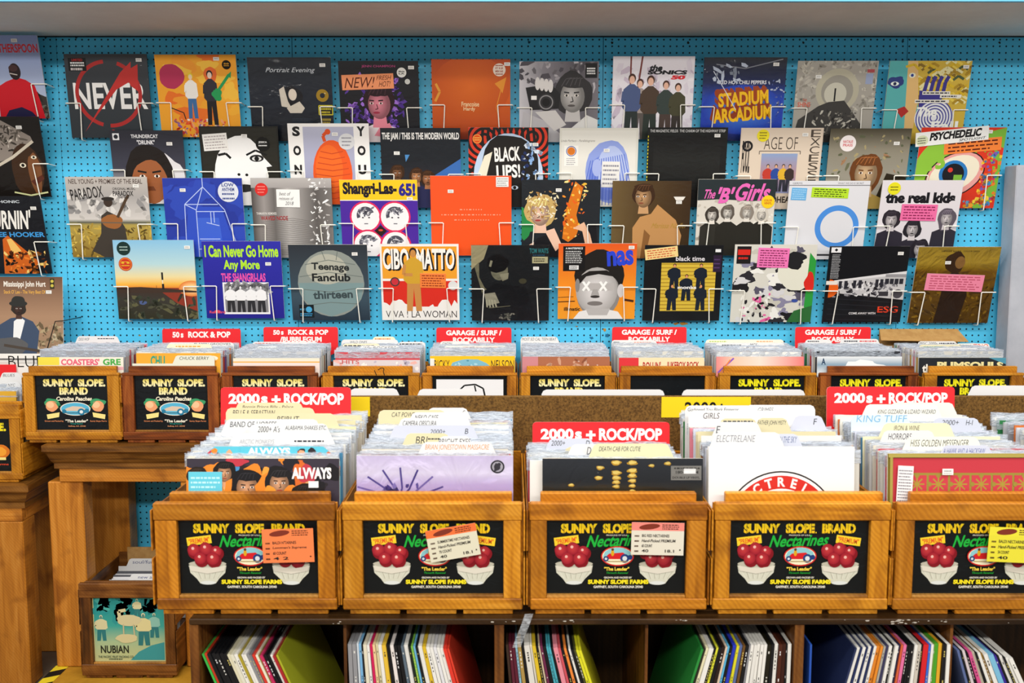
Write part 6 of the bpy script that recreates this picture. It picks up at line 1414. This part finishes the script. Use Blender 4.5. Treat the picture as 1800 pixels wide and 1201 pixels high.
BD = [[(135, 208, 591, 4.03, WH, [('DOO WOP', .05, .15, .3, .4), (None, .5, .15, .95, .3)], 'white tab card rising behind the bags in')],
      [(307, 377, 625, 3.752, '#dfe0d0', [('CHUCK BERRY', .12, .1, .86, .36, '#101010')], 'card with bold black writing before the orange sleeve of'), (304, 420, 602, 3.93, WH, [(None, .1, .1, .5, .25), ('FLAMIN GROOVIES', .4, .05, .95, .22)], 'upper white card in front of the 50s sign of'),
       (293, 372, 605, 3.86, '#f4eccc', [(None, .2, .1, .8, .3, '#e0a040')], 'cream card with orange writing in')],
      [(443, 560, 601, 3.99, WH, [(None, .05, .08, .5, .2, '#d84a3a')], 'white card with red writing in'), (450, 490, 609, 3.86, '#e4e8ec', [('LITTLE RICHARD', .05, .1, .95, .3)], 'grey white card at the left of'), (488, 556, 608, 3.92, WH, [('JERRY LEE LEWIS', .05, .12, .9, .34)], 'white card with black writing in')],
      [(600, 700, 597, 4.02, WH, [('WILD ONES', .15, .12, .45, .34)], 'long white card at the rear of'), (655, 695, 592, 4.05, '#f4eccc', [(None, .1, .1, .9, .3, '#e0803a')], 'cream card with orange writing in'), (602, 668, 604, 3.93, '#f0e6c8', [(None, .05, .1, .9, .3)], 'cream card at the left of'), (632, 703, 608, 3.86, WH, [("'60s ROCKERS", .1, .05, .9, .3), (None, .2, .4, .9, .55)], 'white card nearest the front of'), (700, 748, 601, 3.98, WH, [(None, .05, .1, .9, .3)], 'white card at the right of')],
      [(773, 826, 600, 3.98, WH, [('DION', .1, .1, .4, .3)], 'white card at the left of'), (780, 892, 608, 3.9, '#f2efe4', [(None, .3, .05, .9, .2, '#e0a080')], 'wide cream white card of'), (762, 826, 613, 3.84, '#f0c8d8', [('RICKY', .3, .1, .95, .4, '#b83a8a')], 'card with pink lettering in')],
      [(915, 981, 592, 4.05, WH, [('MOST SO CAL TEEN BEAT', .04, .1, .95, .35)], 'white tab card at the left rear of')],
      [(1072, 1152, 598, 4.03, WH, [(None, .05, .1, .2, .3), (None, .5, .1, .9, .3, '#e8b0a0')], 'white card at the rear of'), (1080, 1150, 608, 3.9, '#f2f0ea', [('ROCKABILLY', .3, .1, .8, .35, '#6a6c78')], 'white card nearest the front of')],
      [(1240, 1378, 597, 4.03, '#f0ecdc', [(None, .05, .1, .3, .25, '#a8c840'), (None, .65, .1, .9, .25, '#e89a5a')], 'long cream card at the rear of'), (1257, 1380, 603, 3.95, WH, [(None, .1, .1, .4, .3), ('MC5', .5, .05, .6, .3)], 'long white card in the middle of'), (1297, 1372, 610, 3.86, WH, [('BLUE', .2, .0, .4, .22, '#2a3a6a'), ('CHEER', .2, .3, .55, .55, '#2a3a6a'), (None, .65, .1, .95, .25)], 'white card with blue writing nearest the front of')],
      [(1415, 1462, 597, 4.04, WH, [(None, .1, .08, .6, .25)], 'white card at the left rear of'), (1477, 1545, 596, 4.02, WH, [(None, .1, .1, .5, .3), (None, .5, .1, .95, .3, '#d84a4a')], 'white card with red writing in'), (1458, 1540, 607, 3.94, '#e8eaee', [('MISC 50s 60s COMPS', .03, .08, .85, .35)], 'pale grey card in'), (1494, 1568, 611, 3.87, WH, [('NUGGETS COMPS', .05, .12, .75, .4)], 'white card nearest the front of')],
      [(1613, 1682, 600, 4.0, WH, [('MISC 2000s', .05, .08, .5, .3), (None, .55, .1, .98, .28)], 'white card at the rear left of'), (1680, 1740, 604, 3.95, '#f2efe4', [('TRIO', .5, .05, .95, .5, '#d82a30'), ('PEPPY', .0, .1, .45, .4, '#2a2420')], 'card with big red letters in'), (1615, 1690, 606, 3.92, '#e4dcb8', [(None, .1, .05, .6, .45, '#3a9a4a')], 'card with a green mark in'), (1645, 1722, 612, 3.86, WH, [('MISC 2000s TO EARLY', .05, .08, .95, .35)], 'white card nearest the front of')]]
mbS = MB(); mbB = MB(); rs = random.Random(5)
for i, (p0, p1, py, fn, lab) in enumerate(BFRONT):
    o = front(fn, p0, p1, py, BFY, lab, R(-3))
    cxx = BC[i].location.x; hw = (P(BACK[i][1], 710, 3.7).x-P(BACK[i][0], 710, 3.7).x)/2-.001-.162
    o.location.x = xc = min(max(o.location.x, cxx-hw), cxx+hw)
    cys = [c[3]-(P(900, c[2], c[3]).z-kz)*math.tan(R(3)) for c in BD[i]]
    n = 15; ft = .016; prv = 0
    for q in range(n):                       # the packed records behind
        y = BFY+.016+q*.0165-ft; c = rs.choice(PALC) if rs.random() < .25 else rs.choice(PAL); th = rs.choice([.004, .005, .006])
        for yc_ in cys:
            if abs(y-yc_) < .0064: y = yc_+.0064*(1 if y > yc_ else -1)
        if y-prv < .0095: continue
        prv = y
        x = xc+rs.uniform(-.003, .003); z0 = kz+rs.uniform(0, .004); ln = R(-3); hh = .314
        for zz0, zz1 in ((0, hh),):
            ya, yb2 = y, y-hh*math.sin(ln)
            a_ = [(x-.157, ya-th/2, z0), (x+.157, ya-th/2, z0), (x+.157, ya+th/2, z0), (x-.157, ya+th/2, z0), (x-.157, yb2-th/2, z0+hh), (x+.157, yb2-th/2, z0+hh), (x+.157, yb2+th/2, z0+hh), (x-.157, yb2+th/2, z0+hh)]
            for f in ((0, 1, 5, 4), (1, 2, 6, 5), (2, 3, 7, 6), (3, 0, 4, 7), (4, 5, 6, 7), (3, 2, 1, 0)): mbS.poly([a_[j] for j in f], lin(c), 0)
        if rs.random() < .85:
            m = rs.choice(BAGS); yy = y-.3*math.sin(ln)
            vs = [v.co for v in m.vertices]
            for pl in m.polygons: mbS.poly([(vs[j].x+x, vs[j].y+yy, vs[j].z+z0) for j in pl.vertices], None, 1)
o = mbS.build('packed_record_sleeves', [PRINT, BAG]); tag(o, 'clear-bagged records packed tightly in the ten back row crates', 'record sleeves', None, 'stuff')
NB = ['left end back crate', 'second back crate', 'third back crate', 'fourth back crate', 'fifth back crate', 'sixth back crate', 'seventh back crate', 'eighth back crate', 'ninth back crate', 'right end back crate']
for i, L_ in enumerate(BD):
    cx = BC[i].location.x; hw = (P(BACK[i][1], 710, 3.7).x-P(BACK[i][0], 710, 3.7).x)/2
    for (p0, p1, py, Y, c, tx, lab) in L_:
        divider(p0, p1, py, Y, c, tx, lab+' the '+NB[i], 'divider cards in the back crates', lean=R(-3), xc=cx, zbot=kz, xlim=(cx-hw+.0015, cx+hw-.0015))
# cardboard flap standing up at the rear of the right end crate
a, b = P(1551, 600, 4.02), P(1706, 600, 4.02)
mb = MB(); mb.poly([(a.x, 4.035, a.z+.002), (b.x, 4.035, a.z-.004), (b.x-.012, 4.107, a.z+.035), (a.x+.018, 4.107, a.z+.04)], lin('#c59c62')); 
mb.poly([(a.x, 4.035, a.z+.001), (a.x+.018, 4.107, a.z+.039), (b.x-.012, 4.107, a.z+.034), (b.x, 4.035, a.z-.005)], lin('#b08a54'))
mb.box(a.x+.018, b.x-.012, 4.107, 4.1095, TABLE+.0005, a.z+.04)
tag(mb.build('cardboard_flap', CARDBOARD), 'brown cardboard flap standing at the rear of the right end back crate', 'cardboard')

# -------- records, cards and sign of the left edge crate
LN = 'crate at the left edge'
lx = -2.0; zl2 = zl+.013
for i in range(11):
    y = 3.745+i*.019
    if any(abs(y-q) < .0078 for q in (3.92-(P(9, 655, 3.92).z-zl2)*math.tan(R(3)), 3.84-(P(9, 672, 3.84).z-zl2)*math.tan(R(3)))): continue
    col = rg.choice(PALC) if rg.random() < .3 else rg.choice(PAL)
    o = link('record_sleeve', rec_mesh(col, .006), None, (lx+rg.uniform(-.004, .004), y, zl2), (R(-3), 0, 0)); tag(o, 'bagged record packed upright in the crate at the left edge', 'record sleeve', 'records packed in the left edge crate')
    link('clear_bag', rg.choice(BAGS), o)
divider(2, 36, 655, 3.92, WH, [('BLUES', .1, .12, .7, .36)], 'white card marked BLUES in the crate at the left edge', None, lean=R(-3), xc=lx, zbot=zl2)
divider(12, 36, 672, 3.84, '#eceef0', [('NYC', .1, .12, .6, .36)], 'low white card at the front of the left edge crate', None, lean=R(-3), xc=lx, zbot=zl2)
a, b, c = P(-70, 641, 3.965), P(37, 641, 3.965), P(37, 700, 3.965)
mb = MB(); mb.box(-2.15, b.x-.02, -.001, .001, 0, a.z-zl2, lin(RED)); tag(mb.build('genre_sign', PRINT, None, (0, 3.965, zl2)), 'plain red sign behind the records of the left edge crate', 'sign', None)
a, b = P(-70, 622, 3.975), P(72, 622, 3.975); a.x = -2.15; hh_ = a.z-zl2; A = Art('#f2f0ea', (b.x-a.x)/hh_, 2); ub = lambda p: (P(p, 622, 3.975).x-a.x)/(b.x-a.x)
A.text('BLUES', ub(14), .018, ub(88), .125, '#15130f', -.01)
o = link('sign_board', card_mesh('sign_board', A, b.x-a.x, hh_, .004, '#f2f0ea', PAPER), None, ((a.x+b.x)/2, 3.977, zl2)); tag(o, 'white board with big hand-drawn black letters under the brown sleeve', 'sign')

# ================================================================ records on the cube shelf
_sp = {}
def spine_mesh(col, th, art=0):
    k = (col, round(th, 4), art)
    if k in _sp: return _sp[k]
    mb = MB(); c = lin(col); mb.box(0, th, 0, .3145, 0, .3145, c)
    lum = sum(c[:3])
    if art:
        r = random.Random(art*7+int(th*1e4)); ink = lin('#2a2a2c') if lum > .9 else lin(r.choice(['#e4e2da', '#d8c86a', '#e8e8ea']))
        z = .30
        while z > .04:
            l = r.uniform(.002, .006); mb.poly([(th*.36, -.0002, z-l), (th*.64, -.0002, z-l), (th*.64, -.0002, z), (th*.36, -.0002, z)], ink); z -= l+r.choice([.0015, .002, .004, .004, .05])
    _sp[k] = mb.mesh('record_sleeve', GLOSS); return _sp[k]
YS = 2.012
def bay(items, px, py, lean0, lean1, label, group, gap=.0007):
    """items: (colour, thickness in mm); px, py: the top of the first one; lean in degrees, + leans to the left"""
    n = len(items); top = P(px, py, YS); L0 = R(lean0)
    x = top.x+.3145*math.sin(L0)               # x of the foot
    for i, it in enumerate(items):
        c, th = it[0], it[1]/1000; a = R(lean0+(lean1-lean0)*(i/max(1, n-1)))
        lift = th*math.sin(a) if a < 0 else 0
        art = it[2] if len(it) > 2 else (0, 1, 0, 2, 3)[i % 5]
        if it[0] == 'gap': x += th; continue
        z = SZ+.0006+(-lift if a < 0 else 0)
        # rotation about y: positive angle tips the top towards +x, so lean to the left is negative
        o = link('record_sleeve', spine_mesh(c, th, art), None, (x, YS+rg.uniform(0, .006), z), (0, -a, 0)); tag(o, it[3] if len(it) > 3 else label, 'record sleeve', None if len(it) > 3 else group)
        nxt = R(lean0+(lean1-lean0)*(min(i+1, n-1)/max(1, n-1)))
        x += th/math.cos(a)+gap+max(0, .30*(math.sin(nxt)-math.sin(a))) if False else th/math.cos(a)+gap+max(0.0, -(.3145*(math.sin(a)-math.sin(nxt))) if a < 0 else .3145*(math.sin(nxt)-math.sin(a)))
k, wt = '#17181b', '#e6e4de'
b1 = [('#3cb44a', 4, 0), ('#d03a22', 5, 0)]+[(k, 7)]*5+[('#d8d2b4', 6), ('#dcd8c4', 6), (wt, 7), ('#a8962c', 5), (wt, 4), (wt, 5), ('#8c8c90', 5), ('#77777c', 4), ('#d23a2c', 6), ('#e4dfc8', 5), ('#8a7a2c', 2), ('#c02c5c', 6), (k, 6), (k, 5), (wt, 5), ('#a8242c', 5), ('#aab02c', 4, 0, 'olive green sleeve leaning at the right end of the leftmost shelf bay')]
bay(b1, 354, 1164, 21.5, 23, 'record leaning left among its neighbours in the leftmost shelf bay', 'records in the leftmost shelf bay')
b2 = [('#8e8e92', 8), ('#8e8e92', 8), ('#cfd8e0', 4), ('#7ab4e0', 5), (k, 3), ('#ddd6c0', 7), (wt, 5), ('#d0205c', 5), ('#e8c898', 5), ('#d8d0a8', 5), (wt, 7), ('#e0b83a', 8), (k, 7), ('#e4dcd8', 7), (k, 6), (k, 7), ('#5a6a78', 5), (wt, 8), ('#1c2420', 5), ('#7ab84a', 4), ('#6ab0d8', 4), (k, 4), (wt, 8), ('#d8b42c', 7), (wt, 7), (wt, 6), ('#dcdce0', 6), (wt, 6), (wt, 6), ('#dc3a2c', 7, 0), ('#d8402c', 4, 0)]
bay(b2, 611, 1134, 1.5, 15, 'record with its spine out in the second shelf bay from the left', 'records in the second shelf bay')
b3 = [('#3a2a20', 5), ('#5c2030', 6), ('#5c2030', 6), ('#8ab4c8', 4), ('#a88a4a', 7), (k, 5), ('#d8d4cc', 11), ('#e4e0d4', 4), ('#d8b82c', 7), (k, 4), ('#c8b89a', 3), ('#6a2a4a', 5), (k, 6), ('#4aa8b8', 4), ('#4aa8b8', 4), (k, 4), ('#e08a98', 9), ('#c8505a', 5), (k, 5), ('#e8863a', 5), (k, 3), (wt, 4), (k, 5), ('#4a4a28', 4), ('#dcd82c', 5), ('#dcd82c', 5, 0, 'yellow sleeve leaning at the right end of the third shelf bay')]
bay(b3, 889, 1138, 5, 18, 'record leaning left with its spine out in the third shelf bay', 'records in the third shelf bay')
def bay_r(items, px, py, leanL, leanR, label, group):
    """records leaning to the right, laid from the right end leftwards; px, py: top right corner of the last one"""
    top = P(px, py, YS); a = R(leanR); n = len(items)
    xr_ = top.x-.3145*math.sin(a)             # foot of the right side
    for i, it in enumerate(reversed(items)):
        c, th = it[0], it[1]/1000; a = R(leanR+(leanL-leanR)*(i/max(1, n-1)))
        if c == 'gap': xr_ -= th; continue
        art = it[2] if len(it) > 2 else (0, 1, 0, 2, 3)[i % 5]
        x = xr_-th*math.cos(a)
        o = link('record_sleeve', spine_mesh(c, th, art), None, (xr_-th/max(.5, math.cos(a)), YS+rg.uniform(0, .006), SZ+.0006+th*math.sin(a)), (0, a, 0)); tag(o, it[3] if len(it) > 3 else label, 'record sleeve', None if len(it) > 3 else group)
        nxt = R(leanR+(leanL-leanR)*(min(i+1, n-1)/max(1, n-1)))
        xr_ -= th/math.cos(a)+.0007+max(0.0, .3145*(math.sin(nxt)-math.sin(a)))
b4 = [('#2c8a3c', 5, 0, 'green sleeve leaning at the left end of the fourth shelf bay'), ('#2a2a20', 4), ('#e4dcb8', 5), (wt, 9), (k, 4), ('#d8d83a', 4), (k, 6), ('#2a1c18', 6), ('#d8c0a8', 4), ('#5ab4e0', 4), (k, 5), ('#2a3ac0', 7), ('#d8d02a', 5), ('#5a6a9a', 6), ('#6a4a24', 5), (k, 6), ('#8a8a90', 3), (wt, 6), ('#e0ded8', 6), (wt, 6), (wt, 6), (wt, 6), ('#1c1a10', 8), (k, 6), (wt, 7), ('#4a2418', 7), ('#3a1c14', 7), (k, 3), (wt, 7)]
bay_r(b4, 1392, 1134, 16, .5, 'record leaning right with its spine out in the fourth shelf bay', 'records in the fourth shelf bay')
b5 = [('#2a3458', 4, 0), (wt, 6), ('#24305a', 4, 0), (wt, 6), ('#24305a', 4, 0), (wt, 6), ('#24305a', 4, 0), (wt, 5), ('#d8842c', 6), ('#e08a2c', 5), ('#a8a49a', 4), ('#3a3a5a', 6), (wt, 6), (k, 4), (wt, 7), ('#2a2a48', 5), ('#d0603a', 4), ('#e070a0', 6), (k, 4), (k, 4), (k, 5), (wt, 6), ('#c8c0b4', 7), (k, 3), ('#d0242a', 10, 0), ('#3a6ad0', 4), (wt, 5), ('#6a9a3a', 3), ('#4aa02c', 7, 0), ('#e0a82c', 7, 0), (k, 7), (wt, 7)]
bay_r(b5, 1671, 1140, 14, .5, 'record leaning right with its spine out in the fifth shelf bay', 'records in the fifth shelf bay')
o = link('record_sleeve', spine_mesh('#2a54b0', .004, 0), None, (P(1424, 1134, YS).x, YS, SZ+.0006), (0, 0, 0)); tag(o, 'lone blue sleeve upright at the left side of the fifth shelf bay', 'record sleeve')
b6 = [('#5a6a98', 5), (k, 4), ('#d8ccd0', 6), (k, 4), ('#d0508a', 7), ('#b8b4a0', 6), (k, 4), (wt, 6), ('#8a6a2a', 4), (wt, 8), ('#7ab8d8', 10), ('#3a2a90', 5), (k, 5), (wt, 6), (k, 4), (wt, 5), (wt, 8)]
bay(b6, 1682, 1162, 17, 26, 'record leaning left with its spine out in the right end shelf bay', 'records in the right end shelf bay')
# strip of clear tape hanging from the shelf top
a, b = P(930, 1083, 1.997), P(908, 1143, 1.997); mb = MB(); n = 8; wv = .0085
pts = [(a.x+(b.x-a.x)*i/n, 1.9965-.004*math.sin(i*.7), a.z+.004+(b.z-a.z)*i/n) for i in range(n+1)]
for p, q in zip(pts, pts[1:]): mb.poly([(p[0]-wv, p[1], p[2]), (q[0]-wv, q[1], q[2]), (q[0]+wv, q[1]+.002, q[2]), (p[0]+wv, p[1]+.002, p[2])])
tag(mb.build('tape_strip', TAPE), 'strip of clear tape hanging from the shelf top below the crates', 'tape')

# ================================================================ crate of singles on the platform
yn = 3.60; zn = .0705
X = lambda p: P(p, 1110, yn).x
zt_ = ZP(1030, yn); a0 = ZP(1166, yn); a1 = ZP(1052, yn)
A = Art('#2a9a9c', (X(289)-X(162))/(a1-a0), 90)
A.rect(.0, .0, 1, 1, '#c8c890'); A.grad([(0, '#1c8a90'), (.45, '#3aa8a0'), (.7, '#a8c49a'), (1, '#c4c890')], .012, .988, .012, .988)
A.specks(40, .02, .02, .98, .3, ['#15787e', '#2a989a', '#48b0aa'], .05, 3); A.poly([(.5, .98), (.62, .85), (.8, .75), (.98, .7), (.98, .98)], '#3a9aa0')
for u, v, h, c in ((.11, .28, .40, '#d8d4a8'), (.62, .03, .28, '#d8d4a8'), (.85, .25, .38, '#8ac4b8'), (.70, .25, .5, '#e0d8a0')): A.fig(u, v, h, '#5a8a84', '#e0dcb0', c, '#2a7a80', .42)
A.blob(.50, .36, .17, .09, '#d8d0a4', .1); A.line([(.38, .36), (.36, .22), (.46, .2)], .05, '#d8d0a4'); A.line([(.42, .42), (.42, .6)], .02, '#c8c098'); A.line([(.56, .42), (.57, .6)], .02, '#c8c098'); A.blob(.46, .64, .15, .07, '#d8d0a0', .1)
A.text('NUBIAN', .09, .75, .48, .87, '#1a2420', .02); A.text('THE PACIFIC FRUIT PACKING CO.', .05, .91, .55, .945, '#2a4a44', .01); A.lines(.2, .95, .4, .975, 1, '#2a4a44', .6)
lm = card_mesh('camel_label', A, X(289)-X(162)-.001, a1-a0-.001, .002, '#2a9a9c', GLOSS)
NC = crate('fruit_crate', 'small dark crate with a turquoise caravan label, standing on the platform', X(141), X(308), yn, .40, zn, zt_+.008, zt_+.0055, a0, a1, X(161), X(289), X(146), X(303), 'old', lm, None, None, seed=60)
rr = random.Random(12)
s7 = {}
def single_mesh(c):
    if c not in s7:
        mb = MB(); mb.box(-.092, .092, -.002, .002, 0, .184, lin(c)); s7[c] = mb.mesh('single_sleeve', GLOSS)
    return s7[c]
nx = (X(150)+X(300))/2
for i in range(22):
    if any(abs(3.655+i*.0126-q) < .0058 for q in (3.93-(P(9, 982, 3.93).z-zn-.115)*math.tan(R(8)), 3.739-(P(9, 1009, 3.739).z-zn-.115)*math.tan(R(8)))): continue
    o = link('single_sleeve', single_mesh(rr.choice(['#d8d8dc', '#b8bac0', '#8a8c94', '#e8e8ec', '#5a5c64', '#c8c4bc'])), None, (nx-.055+rr.uniform(-.004, .004), 3.655+i*.0126, zn+.115+rr.uniform(0, .006)), (R(-8), 0, 0))
    tag(o, 'plastic-sleeved single packed upright in the small crate with the turquoise label', 'single', 'singles in the small crate')
mb = MB(); mb.box(nx-.16, nx+.16, 3.64, 3.985, zn+.0125, zn+.112, lin('#6a4a2a')); tag(mb.build('false_floor', WOOD['old', 'x']), 'wooden base block raising the singles inside the small crate', 'block')
divider(226, 300, 982, 3.93, WH, [('soul/funk 45s', .1, .15, .95, .45, '#2a3a7a')], 'white card with blue writing among the singles', None, lean=R(-8), xc=nx, zbot=zn+.115)
divider(229, 300, 1009, 3.739, WH, [('new arrivals', .2, .15, .9, .4, '#2a3a7a')], 'lower white card with blue writing among the singles', None, lean=R(-8), xc=nx, zbot=zn+.115)
a = P(228, 962, 3.98)
mb = MB(); mb.box(a.x-.01, a.x+.22, 3.979, 3.984, zn+.1125, a.z, lin('#9a7a4a')); tag(mb.build('cardboard_divider', CARDBOARD), 'cardboard sheet at the rear of the small crate of singles', 'cardboard')
